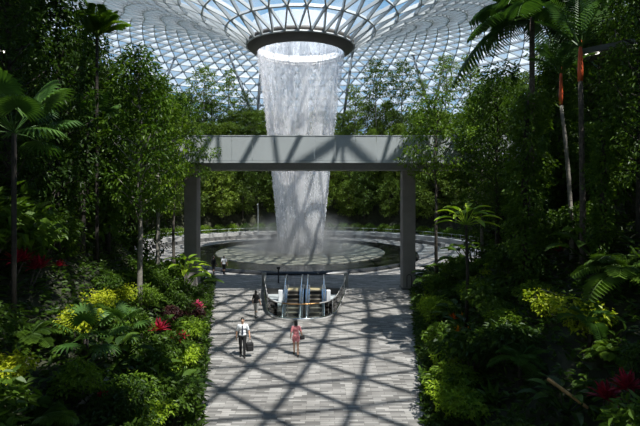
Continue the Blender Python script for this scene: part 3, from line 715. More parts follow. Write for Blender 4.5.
proto('sh_big', shrub, 'leafy_shrub', 1.1, 1.6, 5, 884, 0.222, 0.117, M_dark)
proto('sh_maroon', shrub, 'leafy_shrub', .8, 1.0, 6, 850, 0.148, 0.070, M_maroon)
proto('fern', fern, 'fern', 16, .95, 1, M_mid)
proto('fern_dk', fern, 'fern', 16, 1.2, 2, M_dark, ll=.28, lw=.06)
proto('fern_br', fern, 'fern', 15, .85, 3, M_bright)
proto('fan', fanpalm, 'fan_palm', .8, 11, .75, 1, M_palm)
proto('fanbig', fanpalm, 'fan_palm', 6, 15, 1.15, 2, M_palm, petiole=1.5, segs=26)
proto('palmsm', palm, 'feather_palm', 1.0, 12, 1.7, 1, M_barkdark, ll=.42, lw=.034, pairs=19, leaf=M_palm, rise=(.3, 1.25), tr=.08)
proto('cord_red', strap, 'cordyline', 20, .62, .11, 1, M_red, .75, heads=2)
proto('cord_pink', strap, 'cordyline', 18, .55, .10, 2, M_pink, .6, heads=2)
proto('brom', strap, 'bromeliad', 16, .42, .08, 3, M_orange, .5, el=(.6, 1.5), heads=2, part='flower_spike')
proto('bird', strap, 'bird_nest_fern', 18, 1.0, .17, 4, M_mid, 0, el=(.5, 1.3))
proto('big', bigleaf, 'broad_leaved_plant', 13, .75, .36, .9, 1, M_bright)
proto('bigdk', bigleaf, 'broad_leaved_plant', 13, .7, .34, .9, 2, M_dark)

# --- trees of the left slope
putpx('tA', 140, 22.5, 52, 12, 'tall broadleaf tree with slim pale trunk, the trunk nearest the left edge of the plaza', 'tree', sw=.9)
putpx('tA', 158, 28, 78, 12, 'broadleaf tree with slim trunk just left of the left bridge column', 'tree', sw=.85)
putpx('tB', 108, 26, 62, 12, 'dark bushy tree between the tall thin palm and the pale trunk by the plaza', 'tree', sw=.8)
putpx('tE', 174, 33.0, 94, 11, 'light green layered tree whose branches hang over the left end of the footbridge', 'tree', sw=.8, rz=.4)
putpx('tD', 58, 19.5, -25, 12, 'very dark tree rising out of the picture left of the tall thin palm', 'tree', sw=.75)
putpx('tB', 8, 16, -40, 12, 'dark tree at the far left edge, its crown above the picture', 'tree', sw=.8)
putpx('tD', 30, 27, 0, 12, 'dark dense tree behind the big fan palm on the left', 'tree', sw=.8)
putpx('tD', 80, 32, 45, 12, 'dense dark tree far up the left slope behind the thin palm', 'tree', sw=.9)
putpx('tB', 132, 37, 75, 12, 'dense tree behind the pale trunk, level with the end of the footbridge', 'tree', sw=.85)
putpx('vB', 66, 20, 110, 9, 'vine covered trunk on the left slope below the big fan palm', 'tree')
putpx('vA', 92, 27, 150, 11, 'vine covered dark trunk in the middle of the left slope', 'tree')
# right slope
putpx('tE', 436, 32.5, 96, 11, 'layered light green tree in front of the right bridge column', 'tree', sw=.9, rz=2)
putpx('tA', 482, 33, 88, 12, 'broadleaf tree covering the right end of the footbridge', 'tree', sw=.8)
putpx('tB', 497, 27, 82, 12, 'dark broadleaf tree between the drooping palm and the right end of the footbridge', 'tree', sw=.75)
putpx('vA', 527, 20, 92, 11, 'tall dark vine covered tree in the middle of the right slope', 'tree', sw=1.1)
putpx('tD', 600, 21, -30, 12, 'very dark tree behind the red stemmed palms at right, rising out of the picture', 'tree', sw=.8)
putpx('tB', 640, 16, -40, 12, 'dark tree at the far right edge, its crown above the picture', 'tree', sw=.8)
putpx('tD', 560, 29, 30, 12, 'dense dark tree high on the right slope behind the drooping palm', 'tree', sw=.9)
putpx('vB', 602, 16.5, 120, 9, 'vine covered trunk low on the right slope near the edge of the picture', 'tree')
putpx('tD', 498, 38, 70, 12, 'dense tree behind the footbridge at its right end', 'tree', sw=.9)
putpx('vA', 560, 24, 60, 11, 'vine covered trunk beside the orange stemmed palm', 'tree', sw=1.2)
putpx('tB', 625, 27, 20, 12, 'dark broadleaf tree high on the right slope near the right edge', 'tree', sw=.9)
# palms
def mkpalm(px, d, topz_px, label, **k):
    x = X(px, d); g = ground(x, d); h = Z(topz_px, d)-g
    o = palm(k.pop('name', 'feather_palm'), h, **k); o.location = (x, d, g); o.rotation_euler = (0, 0, k.get('rz', 0)); tag(o, label, 'palm'); return o
mkpalm(97, 23, 38, 'tall thin trunked palm with a small crown at the top left', nf=13, Lf=2.7, seed=3, trunkm=M_barkdark, tr=.075, ll=.6, lw=.10, leaf=M_mid, rise=(.75, 1.4), droopf=.42, pairs=18)
mkpalm(532, 22, 16, 'tall grey trunked palm at right with long drooping dark fronds', nf=15, Lf=3.9, seed=5, trunkm=M_bark, tr=.13, ll=.95, lw=.085, rise=(-.05, 1.2), droopf=.68, hang=.75, pairs=24)
mkpalm(583, 18, 80, 'palm with a bright red crownshaft on the right slope', nf=9, Lf=3.0, seed=6, trunkm=M_bark, shaftm=M_redstem, tr=.10, ll=.6, lw=.05, pairs=18, rise=(.8, 1.4), droopf=.35, lean=(-.1, 0))
mkpalm(572, 19.5, 104, 'palm with an orange red curving stem left of the red one', nf=8, Lf=2.5, seed=7, trunkm=M_barkpale, shaftm=M_redstem, tr=.08, ll=.55, lw=.05, pairs=16, rise=(.8, 1.4), droopf=.4, lean=(-.45, 0))
putpx('fanbig', 14, 13.5, 92, 7.2, 'large fan palm with spreading stiff fronds at the left edge', 'palm', sw=.8)
putpx('fanbig', 88, 24, 100, 7.2, 'fan palm halfway up the left slope beneath the tall thin palm', 'palm', sw=.8)
perch('palmsm', 95, 18.5, 212, 2.6, 0.75, 'small palm with pale upright fronds in front of a dark trunk on the left', 'palm')
perch('palmsm', 455, 26, 232, 2.6, 0.90, 'small feather palm arching toward the plaza below the glossy broad leaved plant', 'palm')
perch('palmsm', 5, 14, 155, 2.6, 0.75, 'small palm at the left edge below the large fan palm', 'palm')
perch('palmsm', 545, 21, 118, 2.6, 0.75, 'small feather palm perched beneath the drooping palm on the right', 'palm')
perch('palmsm', 590, 15.5, 295, 2.6, 0.75, 'small feather palm low on the right slope above the fallen bamboo', 'palm')
perch('palmsm', 520, 14.5, 335, 2.6, 0.75, 'small feather palm at the bottom of the right slope', 'palm')
perch('fan', 86, 15.5, 325, 1.6, 0.83, 'small dark fan palm low on the left slope', 'palm')
perch('fan', 118, 17.5, 318, 1.6, 0.75, 'small brighter fan palm just right of the dark fan palm', 'palm')
for px_, d_, top_, sd_, lb in ((466, 22.5, 212, 41, 'glossy bright green broad leaved plant standing tall on the lower right slope'), (186, 29, 262, 42, 'broad leaved plant with upright bright leaves before the left bridge column')):
    x = X(px_, d_); g = ground(x, d_); o = tallleaf('broad_leaved_plant', max(.6, Z(top_, d_)-g-.6), sd_, M_bright); o.location = (x, d_, g); tag(o, lb, 'plant'); OPEN.append((px_, d_, Z(top_, d_), 2))
# coloured accents
for px_, d_, py_, key, s, lb in [
    (8, 14.5, 262, 'cord_red', 1.0, 'crimson leaved cordyline at the left edge of the picture'),
    (27, 15, 268, 'cord_red', .95, 'crimson leaved cordyline, second from the left edge'),
    (62, 18, 266, 'cord_red', .5, 'small red cordyline below the pale fronded small palm on the left'),
    (166, 21.5, 328, 'cord_red', 1.05, 'bright red cordyline beside the pale trunk by the plaza'),
    (184, 22.5, 340, 'cord_red', .8, 'dark red cordyline right of the bright red one by the plaza edge'),
    (192, 27, 302, 'cord_pink', .9, 'pink flowering cordyline at the left edge of the plaza'),
    (96, 14.3, 398, 'cord_red', .45, 'tiny red plant beside the fallen log at lower left'),
    (575, 20, 142, 'cord_red', .9, 'crimson cordyline high on the right slope'),
    (560, 19, 250, 'cord_red', .55, 'small dull red cordyline in the middle of the right slope'),
    (602, 12.5, 392, 'cord_red', .85, 'crimson cordyline at lower right beside the end of the fallen bamboo'),
    (637, 12.5, 385, 'cord_red', .85, 'crimson cordyline at the right edge of the picture'),
    (441, 24.5, 306, 'cord_red', .7, 'dark red cordyline left of the orange bromeliads'),
    (457, 23, 312, 'brom', 1.0, 'orange bromeliad with upright flower spikes on the lower right slope'),
    (467, 22.3, 324, 'brom', .9, 'second orange and red bromeliad just right of the first')]:
    x, d_, g = on_slope(px_, py_, .85*s); ACC.append((x, d_)); put(key, x, d_, lb, 'plant' if key != 'brom' else 'flower', None, s)
for px_, d_, py_, s, lb in [(75, 19, 318, 1.0, 'yellow green croton shrub on the lower left slope beside the fan palms'), (98, 20.5, 298, 1.0, 'yellow green croton shrub left of the pale trunk by the plaza'),
    (5, 12.2, 362, .9, 'yellow croton shrub at the lower left edge'), (45, 20, 180, 1.0, 'yellow green shrub under the lit walkway on the left'), (112, 25, 200, 1.1, 'yellow green shrub in the middle of the left slope'),
    (575, 18.5, 186, 1.2, 'bright yellow green shrub catching the sun high on the right slope'), (548, 17, 300, 1.0, 'yellow green shrub in the middle of the right slope, left of its neighbour'),
    (585, 16, 312, 1.2, 'yellow green shrub on the right slope below the pale rail'), (487, 24.5, 272, .5, 'small yellow plant beside the small feather palm on the right'),
    (608, 17, 70, 1.2, 'sunlit yellow green shrub by the lamps at upper right'), (122, 22, 290, .9, 'yellow green shrub leaning against the pale trunk')]:
    x, d_, g = on_slope(px_, py_, .7*s); ACC.append((x, d_)); put('sh_yellow', x, d_, lb, 'shrub', None, s)

# --- undergrowth planted in bands along both slopes
random.seed(21)
KINDS = [('sh_dark', 'dark green leafy shrub', 'shrub', 'dark shrubs', 1.0), ('sh_mid', 'mid green leafy shrub', 'shrub', 'green shrubs', 1.0), ('sh_bright', 'bright green leafy shrub', 'shrub', 'bright shrubs', 1.0),
         ('fern', 'green fern with arching fronds', 'fern', 'ferns', 1.1), ('fern_dk', 'large dark fern', 'fern', 'dark ferns', 1.1), ('fern_br', 'bright green fern', 'fern', 'bright ferns', 1.0),
         ('sh_big', 'large leaved dark shrub', 'shrub', 'large leaved shrubs', 1.0), ('bird', 'rosette of long strap leaves', 'fern', 'strap leaved rosettes', .8), ('bigdk', 'dark broad leaved plant', 'plant', 'broad leaved plants', .9), ('sh_maroon', 'dark maroon leaved shrub', 'shrub', 'maroon shrubs', .9)]
WT = {'edge': (2, 4, 6, 4, 1, 4, 0, 2, 1, .3), 'low': (5, 3, .8, 2, 3, .5, 3, 1.5, 2, 1), 'high': (6, 2, .3, .5, 2, 0, 6, .5, 1, .4)}
ZN = {'edge': 'at the plaza edge of the', 'low': 'low on the', 'high': 'high on the'}
def side_name(x): return 'left slope' if x < 0 else 'right slope'
for side in (-1, 1):
    for off, zone, step in ((.35, 'edge', .95), (1.25, 'low', 1.25), (2.4, 'low', 1.5), (3.8, 'low', 1.8), (5.6, 'high', 2.2), (7.8, 'high', 2.6), (10.5, 'high', 3.0)):
        y = 9.0+random.random()
        while y < 41:
            yy = max(0, y-15.6); edge = (-4.0-.205*yy) if side < 0 else (3.6+.165*yy); x = edge+side*(off+(.35 if zone == 'edge' else .2)+.28+random.uniform(-.25, .25))
            ok = abs(x)/y < .84 and d_out(x, y) > .05 and not any(abs(x-ax*min(y/ay, 1)) < .45 and -.4 < ay-y < 1.3 for ax, ay in ACC)
            if ok:
                kx = random.choices(KINDS, WT[zone])[0]; part = 'near' if y < 22 else 'far'
                where = {'near': 'near half', 'far': 'half toward the footbridge'}[part]
                lb = f"{kx[1]} {ZN[zone]} {side_name(x)}, {where}".replace('half toward the', 'toward the')
                put(kx[0], x, y, lb, kx[2], f"{kx[3]} {zone} {side_name(x)} {part}".replace('edge', 'at the plaza edge of the').replace('low ', 'low on the ').replace('high ', 'high on the '), kx[4]*random.uniform(.8, 1.3)*(1.0 if zone != 'high' else 1.45))
            y += step*random.uniform(.8, 1.2)
# upper storey trees that close both slopes
for side in (-1, 1):
    n = 0
    for y in np.arange(12, 46, 3.6):
        for off in (7.5, 12.5, 17):
            yy = max(0, y-15.6); edge = (-4.0-.205*yy) if side < 0 else (3.6+.165*yy); x = edge+side*(off+random.uniform(-1, 1)); yv = y+random.uniform(-1, 1)
            if abs(x)/yv > .78 or d_out(x, yv) < 1: continue
            g = ground(x, yv); hmax = min(13, 28-g)
            tpy = HZ-(g+hmax-H)/yv*F; px_ = 320+x/yv*F
            # keep the view of the roof free between the slopes
            lim = np.interp(px_, [0, 60, 110, 150, 190, 260, 390, 450, 490, 530, 570, 640], [-60, -20, 55, 70, 85, 140, 140, 110, 90, 60, 0, -60])
            hh = min(hmax, (HZ-lim)/F*yv+H-g)
            if hh < 3.5: continue
            if any(math.hypot(X(q[0], q[1])-SUN.x/-SUN.z*t_-x, q[1]-SUN.y/-SUN.z*t_-yv) < 2.1 for q in OPEN for t_ in np.arange(max(0, g+hh*.25-q[2]), max(0, g+hh-q[2])+.01, 1.0) if g+hh > q[2]+1): continue
            key = random.choice(['tB', 'tD', 'vA']); put(key, x, yv, 'dark dense tree in the wooded upper part of the '+side_name(x), 'tree', 'dense trees of the '+side_name(x), hh/12*(.95 if key != 'vA' else 1.3), sz=hh/12)
# ground cover nobody could count
for side, nm in ((-1, 'left'), (1, 'right')):
    mb = MB(); P = []; 
    while len(P) < 21000:
        y = 9+33*RNG.random()**1.2; o_ = RNG.random()**1.3*15; yy = max(0, y-15.6); edge = (-4.0-.205*yy) if side < 0 else (3.6+.165*yy); x = edge+side*(o_-.15)
        if abs(x)/y < 1.0: P.append((x, y, ground(x, y)+RNG.random()*.4))
    P = np.array(P); n = len(P); D = RNG.normal(size=(n, 3)); D[:, 2] = abs(D[:, 2])*.5; Nn = RNG.normal(size=(n, 3))*.35; Nn[:, 2] += 1
    leaves(mb, P, D, Nn, RNG.uniform(.15, .34, n), RNG.uniform(.07, .15, n), .3)
    o = mb.build('ground_cover', M_dark); tag(o, f'low leafy ground cover spreading over the {nm} slope under the shrubs', 'ground cover', kind='stuff')

# --- forest round the pool, rising in rows to the roof
random.seed(33)
rows = [(28.6, 4.2, 8.0, 'in the first row of the hillside'), (31.5, 4.6, 8.5, 'in the second row of the hillside'), (34.5, 4.6, 9.0, 'in the third row of the hillside'), (38, 4.6, 9.0, 'in the fourth row of the hillside'), (42, 4.8, 9.0, 'in the topmost row of the hillside')]
for r_, sp_, hh, rl in rows:
    n_ = int(PI*2*r_/sp_)
    for i in range(n_):
        a = 2*PI*(i+random.uniform(-.25, .25))/n_; x, y = AX+r_*math.cos(a), AY+r_*math.sin(a)
        if y < 42 or abs(x)/y > .72: continue
        px_ = 320+x/y*F
        if (px_ < 30 or px_ > 610): continue
        if d_out(x, y) < .8: continue
        g = ground(x, y); h_ = hh*random.uniform(.65, 1.2)
        lim = np.interp(px_, [0, 100, 150, 200, 250, 350, 400, 450, 500, 560], [40, 50, 80, 92, 104, 106, 108, 104, 90, 60])+random.uniform(-8, 10)
        h_ = min(h_, (HZ-lim)/F*y+H-g)
        if h_ < 3: continue
        sd_ = 'left of the waterfall' if px_ < 300 else 'right of the waterfall'
        key = random.choice(['fA', 'fA', 'fB']); put(key, x, y, f'leafy forest tree {sd_}, {rl}', 'tree', f'forest trees {sd_}, {rl}', h_/10*random.uniform(.85, 1.25), sz=h_/10)
for px_, d_, top, key, lb in [(204, 88, 66, 'sB', 'slender tree standing above the forest over the left end of the bridge'), (229, 94, 70, 'sA', 'slender tree above the forest just left of the slanting strut near the waterfall'),
    (376, 92, 60, 'sB', 'slender round crowned tree above the forest, first to the right of the waterfall'), (402, 92, 61, 'sB', 'slender round crowned tree above the forest, second to the right of the waterfall'),
    (446, 92, 56, 'sB', 'tall slender tree above the forest beside the right leaning strut'), (470, 93, 56, 'sA', 'tall slender tree with tiered crown above the right forest'), (422, 90, 80, 'sA', 'slender tiered tree between the two slanting struts at right'),
    (178, 90, 92, 'sA', 'slender tiered tree above the forest at left'), (355, 90, 86, 'sA', 'short slender tree at the right edge of the waterfall'), (245, 92, 92, 'sB', 'short slender tree at the left edge of the waterfall'), (488, 90, 78, 'sB', 'slender tree above the forest, nearest the drooping palm')]:
    putpx(key, px_, d_, top, 11, lb, 'tree', 'slender trees above the forest', sw=.95)
random.seed(5)
for a in np.arange(14, 167, 5.2):
    x, y = AX+26.6*math.cos(math.radians(a)), AY+26.6*math.sin(math.radians(a)); sdn = 'left' if x < AX else 'right'
    if abs(x-AX) > 1: put('sh_mid', x, y, f'green hedge shrub behind the curved railing, {sdn} of the waterfall', 'shrub', f'hedge shrubs {sdn} of the waterfall', 1.5)

random.seed(9)
for px0, px1, d0, d1, nn, sdn in ((128, 184, 33.5, 40, 20, 'left'), (440, 492, 31, 40, 26, 'right')):
    for i in range(nn):
        d_ = random.uniform(d0, d1); px_ = random.uniform(px0, px1)
        put(random.choice(['sh_mid', 'sh_bright', 'fern', 'bigdk']), X(px_, d_), d_, f'green plant in the planting bed beside the {sdn} bridge column', 'plant', f'planting bed by the {sdn} bridge column', random.uniform(1.4, 2.3))
# terrace walkways, rails, logs
def walkway(name, px0, px1, py, d0, d1, label, lamps, y_w=1.6):
    A = Vector((X(px0, d0), d0, Z(py, d0))); B = Vector((X(px1, d1), d1, Z(py, d1))); root = empty(name, A); tag(root, label, 'walkway')
    v = B-A; a = math.atan2(v.y, v.x); ln = v.length; root.rotation_euler = (0, 0, a)
    mb = MB(); mb.box((ln/2, y_w/2, .1), (ln, y_w, .22)); mb.build('slab', M_conc_dk, root)
    mb = MB(); mb.tube([(0, 0, 1.15), (ln, 0, 1.15)], .03, 5); [mb.tube([(q, 0, .2), (q, 0, 1.15)], .02, 5) for q in np.arange(0, ln, 1.5)]; mb.build('railing', M_steel_dk, root)
    for q in lamps:
        mb = MB(); mb.tube([(ln*q, .25, -.05), (ln*q, .25, -.012)], .10, 12); mb.build('downlight', M_lamp, root)
walkway('terrace_walkway', -12, 82, 179, 21, 24, 'terrace walkway with a row of small lamps on the left slope', (.25, .55, .66, .88))
walkway('terrace_walkway', 560, 652, 176, 25, 21, 'dark terrace walkway high on the right slope', (.9,))
walkway('terrace_walkway', -8, 40, 46, 19, 21, 'upper walkway with small lamps at the top left', (.3, .7, .86))
walkway('terrace_walkway', 575, 650, 55, 20, 18, 'upper walkway with small lamps at the top right', (.15, .27, .8))
def pole(name, a, b, r_, mat, label, cat):
    A, B = [Vector((X(p[0], p[2]), p[2], Z(p[1], p[2]))) for p in (a, b)]; mb = MB(); v = B-A
    mb.tube([(0, 0, 0), tuple(v*.3), tuple(v*.66), tuple(v)], [r_, r_*.95, r_*.9, r_*.8], 8)
    for q in (.2, .4, .6, .8): mb.tube([tuple(v*q), tuple(v*(q+.01))], r_*1.12, 8)
    o = mb.build(name, mat, loc=A, smooth=True); tag(o, label, cat)
pole('bamboo_pole', (548, 379, 13), (588, 408, 12), .05, M_bamboo, 'fallen orange brown bamboo pole at lower right beside the crimson cordyline', 'pole')
pole('fallen_log', (76, 409, 13), (108, 378, 14.2), .07, M_barkpale, 'pale fallen log at lower left', 'log')
pole('timber_rail', (580, 293, 17), (645, 318, 15), .04, M_barkpale, 'pale slanting rail on the right slope, the longer and nearer one', 'rail')
pole('timber_rail', (540, 289, 17.5), (575, 300, 16.5), .03, M_barkpale, 'short pale rail left of the longer one on the right slope', 'rail')
pole('bare_trunk', (78, 262, 22), (79, 178, 22), .34, M_barkdark, 'thick bare brown trunk under the lit walkway on the left slope', 'tree')

def drop(o):
    for ch in kids(o): drop(ch)
    bpy.data.objects.remove(o)
for key in list(PROTO):
    if not PROTO[key][1]: drop(PROTO[key][0]); del PROTO[key]
# ---------------------------------------------------------------- people
def blob(name, parts, mat, parent, vox=.011, smooth=6):
    """capsules and ellipsoids fused into one continuous surface"""
    mb = MB()
    for p in parts:
        if p[0] == 'c':
            _, a, ra, b, rb = p; a, b = Vector(a), Vector(b)
            mb.tube([a, a.lerp(b, .5), b], [ra, (ra+rb)/2, rb], 12); mb.ell(tuple(a), (ra, ra, ra), 10); mb.ell(tuple(b), (rb, rb, rb), 10)
        else: mb.ell(p[1], p[2], 16, p[3] if len(p) > 3 else None)
    o = mb.build(name, mat, parent, True); m = o.modifiers.new('fuse', 'REMESH'); m.mode = 'VOXEL'; m.voxel_size = vox; m.use_smooth_shade = True
    s = o.modifiers.new('smooth', 'SMOOTH'); s.factor = .5; s.iterations = smooth; return o
def hand(parts, w, d, side, k=1.0, curl=.5):
    """palm, four bent fingers and a thumb leaving the side; w wrist, d forearm direction"""
    w, d = Vector(w), Vector(d).normalized(); fwd = Vector((0, -1, 0)); s = d.cross(fwd).normalized() if d.cross(fwd).length > .1 else Vector((1, 0, 0)); inn = Vector((-side, 0, 0))
    inn = (inn-d*inn.dot(d)).normalized(); fr = d.cross(inn).normalized(); fr = fr if fr.y < 0 else -fr
    pc = w+d*.045*k; parts.append(('c', w, .024*k, w+d*.075*k, .022*k))
    for i, (ln, o) in enumerate(((.062, .030), (.072, .011), (.066, -.009), (.052, -.028))):
        b = w+d*.082*k+fr*o*k; a1 = (d+inn*curl*.4).normalized(); a2 = (d+inn*curl*1.3).normalized(); a3 = (d*.5+inn*curl*2.2).normalized()
        parts.append(('c', w+d*.03*k+fr*o*.7*k, .013*k, b, .0105*k)); j1 = b+a1*ln*.45*k; j2 = j1+a2*ln*.32*k; j3 = j2+a3*ln*.28*k
        parts += [('c', b, .0098*k, j1, .009*k), ('c', j1, .009*k, j2, .0083*k), ('c', j2, .0083*k, j3, .0075*k)]
    t0 = w+d*.02*k+fr*.02*k; t1 = t0+(fr*.8+d*.6+inn*.2).normalized()*.04*k; t2 = t1+(fr*.35+d+inn*.4).normalized()*.03*k
    parts += [('c', t0, .013*k, t1, .0115*k), ('c', t1, .011*k, t2, .009*k)]
def person(name, loc, rz, h, label, top, bottom, hairlen=0, stride=.18, sleeves='short', legs='long', female=False, tie=False, arms=((.12, 0), (.05, 0)), cloth_top=None, collar=True):
    """faces local -y; foot height 0; h stature"""
    k = h/1.75; root = empty(name, loc, rz); tag(root, label, 'person'); S = lambda *p: Vector(p)*k
    sw = .19 if not female else .16; hip = .095
    st = stride; J = {}
    for s in (-1, 1):
        f = st*s
        J[s] = dict(hip=S(s*hip, 0, .92), knee=S(s*hip*.95, -f*.55-.03, .50), ank=S(s*hip*.9, -f+(.05 if f < 0 else 0), .09), toe=S(s*hip*1.05, -f-.17, .035), sho=S(s*sw, 0, 1.43))
        ax, ay = arms[0 if s < 0 else 1]
        J[s]['elb'] = S(s*(sw+.055+ax*.3), ay*.4+.03, 1.15); J[s]['wri'] = S(s*(sw+.06+ax*.5), ay-.08, .915); 
    P = [('e', S(0, 0, 1.66), S(.075, .092, .112)), ('e', S(0, -.035, 1.60), S(.052, .058, .062)), ('c', S(0, 0, 1.43), .055*k, S(0, -.01, 1.58), .05*k),
         ('e', S(0, -.092, 1.645), S(.012, .02, .024)), ('e', S(.077, 0, 1.65), S(.012, .022, .032)), ('e', S(-.077, 0, 1.65), S(.012, .022, .032)), ('e', S(0, -.085, 1.60), S(.022, .012, .009)),
         ('e', S(0, 0, 1.33), S(sw*.95, .105, .16)), ('e', S(0, 0, 1.12), S(.13 if not female else .115, .09, .16)), ('e', S(0, 0.01, .97), S(.155 if not female else .165, .11, .12))]
    for s in (-1, 1):
        j = J[s]; P += [('c', j['hip'], .088*k, j['knee'], .056*k), ('c', j['knee'], .054*k, j['ank'], .036*k), ('c', j['ank']+S(0, .03, -.03), .038*k, j['toe'], .03*k), ('e', j['knee'].lerp(j['ank'], .3)+S(0, .02, 0), S(.052, .056, .11)),
                        ('c', j['sho'], .056*k, j['elb'], .041*k), ('c', j['elb'], .040*k, j['wri'], .027*k)]
        hand(P, j['wri'], j['wri']-j['elb'], s, k*1.05, .6)
    blob('body', P, M_skin, root, .009)
    for s in (-1, 1):
        mb = MB(); mb.ell(tuple(S(s*.03, -.083, 1.665)), tuple(S(.013, .009, .007))); mb.build('eye', M_eye, root, True)
    mb = MB(); mb.ell(tuple(S(0, -.098, 1.60)), tuple(S(.022, .005, .006))); mb.build('mouth', M_lip, root, True)
    Hh = [('e', S(0, .018, 1.70), S(.086, .098, .095)), ('e', S(0, .045, 1.65), S(.084, .08, .10))]
    if hairlen: Hh += [('c', S(0, .06, 1.62), .075*k, S(0, .075, 1.62-hairlen), .06*k), ('c', S(.04, .05, 1.6), .05*k, S(.05, .06, 1.6-hairlen*.9), .04*k), ('c', S(-.04, .05, 1.6), .05*k, S(-.05, .06, 1.6-hairlen*.9), .04*k)]
    blob('hair', Hh, M_hair, root, .012)
    T = [('e', S(0, 0, 1.34), S(sw*1.06, .125, .155)), ('c', S(-sw*.6, 0, 1.44), .06*k, S(sw*.6, 0, 1.44), .06*k), ('e', S(0, 0, 1.14), S(.155 if not female else .145, .115, .17)), ('e', S(0, .005, 1.02 if not female else .98), S(.175, .128, .10 if not female else .15))]
    for s in (-1, 1):
        j = J[s]; e = j['elb'] if sleeves == 'long' else j['sho'].lerp(j['elb'], .75); T.append(('c', j['sho'], .068*k, e, .058*k))
        if sleeves == 'long': T.append(('c', j['elb'], .055*k, j['wri'].lerp(j['elb'], .12), .042*k))
    shirt = blob('shirt' if not female else 'top', T, top, root, .012)
    B = [('e', S(0, .008, .945), S(.168, .122, .10))]
    for s in (-1, 1):
        j = J[s]
        if legs == 'long': B += [('c', j['hip'], .099*k, j['knee'], .070*k), ('c', j['knee'], .070*k, j['ank']+S(0, 0, .0), .055*k)]
        else: B += [('c', j['hip'], .102*k, j['hip'].lerp(j['knee'], .45), .092*k)]
    blob('trousers' if legs == 'long' else 'shorts', B, bottom, root, .012)
    for s in (-1, 1):
        j = J[s]; blob('shoe', [('c', j['ank']+S(0, .035, -.045), .045*k, j['toe']+S(0, -.01, .005), .038*k), ('c', j['ank']+S(0, .02, -.01), .045*k, j['ank']+S(0, 0, -.04), .045*k)], M_cblack, root, .01)
    if tie:
        mb = MB(); V = [(-.022, -.128, 1.455), (.022, -.128, 1.455), (.034, -.142, 1.2), (.04, -.145, 1.08), (0, -.146, 1.03), (-.04, -.145, 1.08), (-.034, -.142, 1.2)]
        V = [tuple(S(*v)) for v in V]; n = len(V); mb.add(V+[(x_, y_+.012, z_) for x_, y_, z_ in V], [tuple(range(n)), tuple(range(n, 2*n))[::-1]]+[(i, i+n, (i+1) % n+n, (i+1) % n) for i in range(n)]); mb.ell(tuple(S(0, -.125, 1.45)), tuple(S(.025, .018, .022))); mb.build('tie', M_cnavy, shirt)
    return root, J
def at_g(px, py): d = F*H/(py-HZ); return (X(px, d), d, 0)
W = lambda root, v: Matrix.Translation(root.location)@Matrix.Rotation(root.rotation_euler.z, 4, 'Z')@Vector(v)
p1, J1 = person('person', at_g(242.5, 356.5), .15, 1.80, 'person in a white short sleeved shirt and dark trousers carrying a black bag', M_cwhite, M_cblack, tie=True, stride=.12, arms=((.05, 0), (.16, 0)))
p2, J2 = person('person', at_g(296, 355.5), PI+.1, 1.66, 'dark haired person in a pink top and short bottoms walking over the plaza', M_cpink, M_cpink, hairlen=.06, female=True, legs='short', sleeves='short', stride=.16, arms=((.16, 0), (.1, 0)))
p3, J3 = person('person', at_g(256, 317.5), PI-.3, 1.64, 'person with long dark hair, black top and pale trousers left of the escalator opening', M_cblack, M_cgrey, hairlen=.28, female=True, sleeves='short', stride=.1)
p4, J4 = person('person', at_g(224, 274.3), PI-.2, 1.68, 'person in a white top and dark trousers standing by the pool', M_cwhite, M_cblack, stride=.07)
p5, J5 = person('person', at_g(213.5, 274.5), PI-.5, 1.70, 'person in dark clothes standing by the pool, left of the one in white', M_cblack, M_cblack, stride=.07, sleeves='long')
def bag(name, w, d, h, loc, rz, label, strap_h, mat=M_cblack):
    root = empty(name, loc, rz); tag(root, label, 'bag'); mb = MB(); mb.box((0, 0, -strap_h-h/2), (w, d, h)); o = mb.build('bag_body', mat, root); m = o.modifiers.new('b', 'BEVEL'); m.width = .04; m.segments = 3
    mb = MB(); mb.tube([(-w*.3, 0, -strap_h-.02), (-w*.22, 0, -strap_h*.35), (0, 0, 0), (w*.22, 0, -strap_h*.35), (w*.3, 0, -strap_h-.02)], .012, 6); mb.build('handle', mat, o, True)
    mb = MB(); mb.box((0, -d/2-.02, -strap_h-h*.6), (w*.7, .05, h*.5)); o = mb.build('front_pocket', mat, o); o.modifiers.new('b', 'BEVEL').width = .015
hw = W(p1, J1[1]['wri']+Vector((0, 0, -.10))); bag('holdall_bag', .34, .20, .38, hw, .3, 'black bag hanging from the hand of the person in white shirt', .18)
hw = W(p2, J2[-1]['wri']+Vector((0, 0, .06))); bag('handbag', .24, .10, .2, hw+Vector((.02, -.02, .02)), .5, 'small dark handbag at the hip of the person in pink', .02)
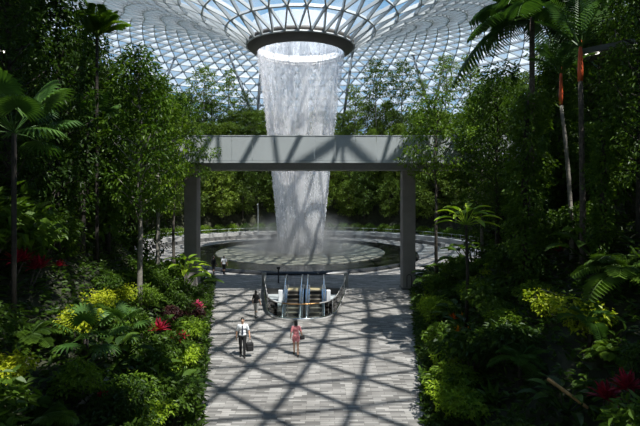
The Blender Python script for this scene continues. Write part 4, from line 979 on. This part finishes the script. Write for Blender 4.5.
# ---------------------------------------------------------------- light, sky, camera
w = bpy.data.worlds.new('sky'); SC.world = w; w.use_nodes = True; N, L = w.node_tree.nodes, w.node_tree.links; N.clear()
out = N.new('ShaderNodeOutputWorld'); bg = N.new('ShaderNodeBackground'); bg.inputs[1].default_value = 1.0
tc = N.new('ShaderNodeTexCoord'); sp = N.new('ShaderNodeSeparateXYZ'); L.new(tc.outputs['Generated'], sp.inputs[0])
r = N.new('ShaderNodeValToRGB'); L.new(sp.outputs['Z'], r.inputs[0]); E = r.color_ramp.elements
E[0].position = 0; E[0].color = (.46, .68, .84, 1); E[1].position = .8; E[1].color = (.16, .42, .82, 1)
e = r.color_ramp.elements.new(.3); e.color = (.20, .47, .78, 1)
dv = N.new('ShaderNodeVectorMath'); dv.operation = 'DIVIDE'; cb = N.new('ShaderNodeCombineXYZ'); ad = N.new('ShaderNodeMath'); ad.operation = 'ADD'; ad.inputs[1].default_value = .15
L.new(sp.outputs['Z'], ad.inputs[0]); [L.new(ad.outputs[0], cb.inputs[i]) for i in range(3)]; L.new(tc.outputs['Generated'], dv.inputs[0]); L.new(cb.outputs[0], dv.inputs[1])
n = N.new('ShaderNodeTexNoise'); n.inputs['Scale'].default_value = 1.5; n.inputs['Detail'].default_value = 8; n.inputs['Roughness'].default_value = .62; L.new(dv.outputs[0], n.inputs['Vector'])
cr = N.new('ShaderNodeValToRGB'); cr.color_ramp.elements[0].position = .47; cr.color_ramp.elements[1].position = .76; L.new(n.outputs['Fac'], cr.inputs[0])
mx = N.new('ShaderNodeMixRGB'); mx.inputs[2].default_value = (1.0, 1.02, 1.05, 1); L.new(cr.outputs[0], mx.inputs[0]); L.new(r.outputs[0], mx.inputs[1]); L.new(mx.outputs[0], bg.inputs[0]); L.new(bg.outputs[0], out.inputs[0])
sd = bpy.data.lights.new('sun', 'SUN'); sd.energy = 9.0; sd.angle = math.radians(.53); sd.color = (1, .96, .9)
so = bpy.data.objects.new('sun', sd); COL.objects.link(so); so.rotation_euler = (-SUN).to_track_quat('Z', 'Y').to_euler(); so.location = (10, -10, 60)
cam = bpy.data.cameras.new('camera'); cam.sensor_width = 36; cam.lens = F/640*36; cam.shift_y = -(213-HZ)/640; cam.clip_end = 1000
co = bpy.data.objects.new('camera', cam); COL.objects.link(co); co.location = (0, 0, H); co.rotation_euler = (PI/2, 0, 0); SC.camera = co
SC.view_settings.view_transform = 'Standard'; SC.view_settings.look = 'None'; SC.view_settings.exposure = 0; SC.view_settings.gamma = 1
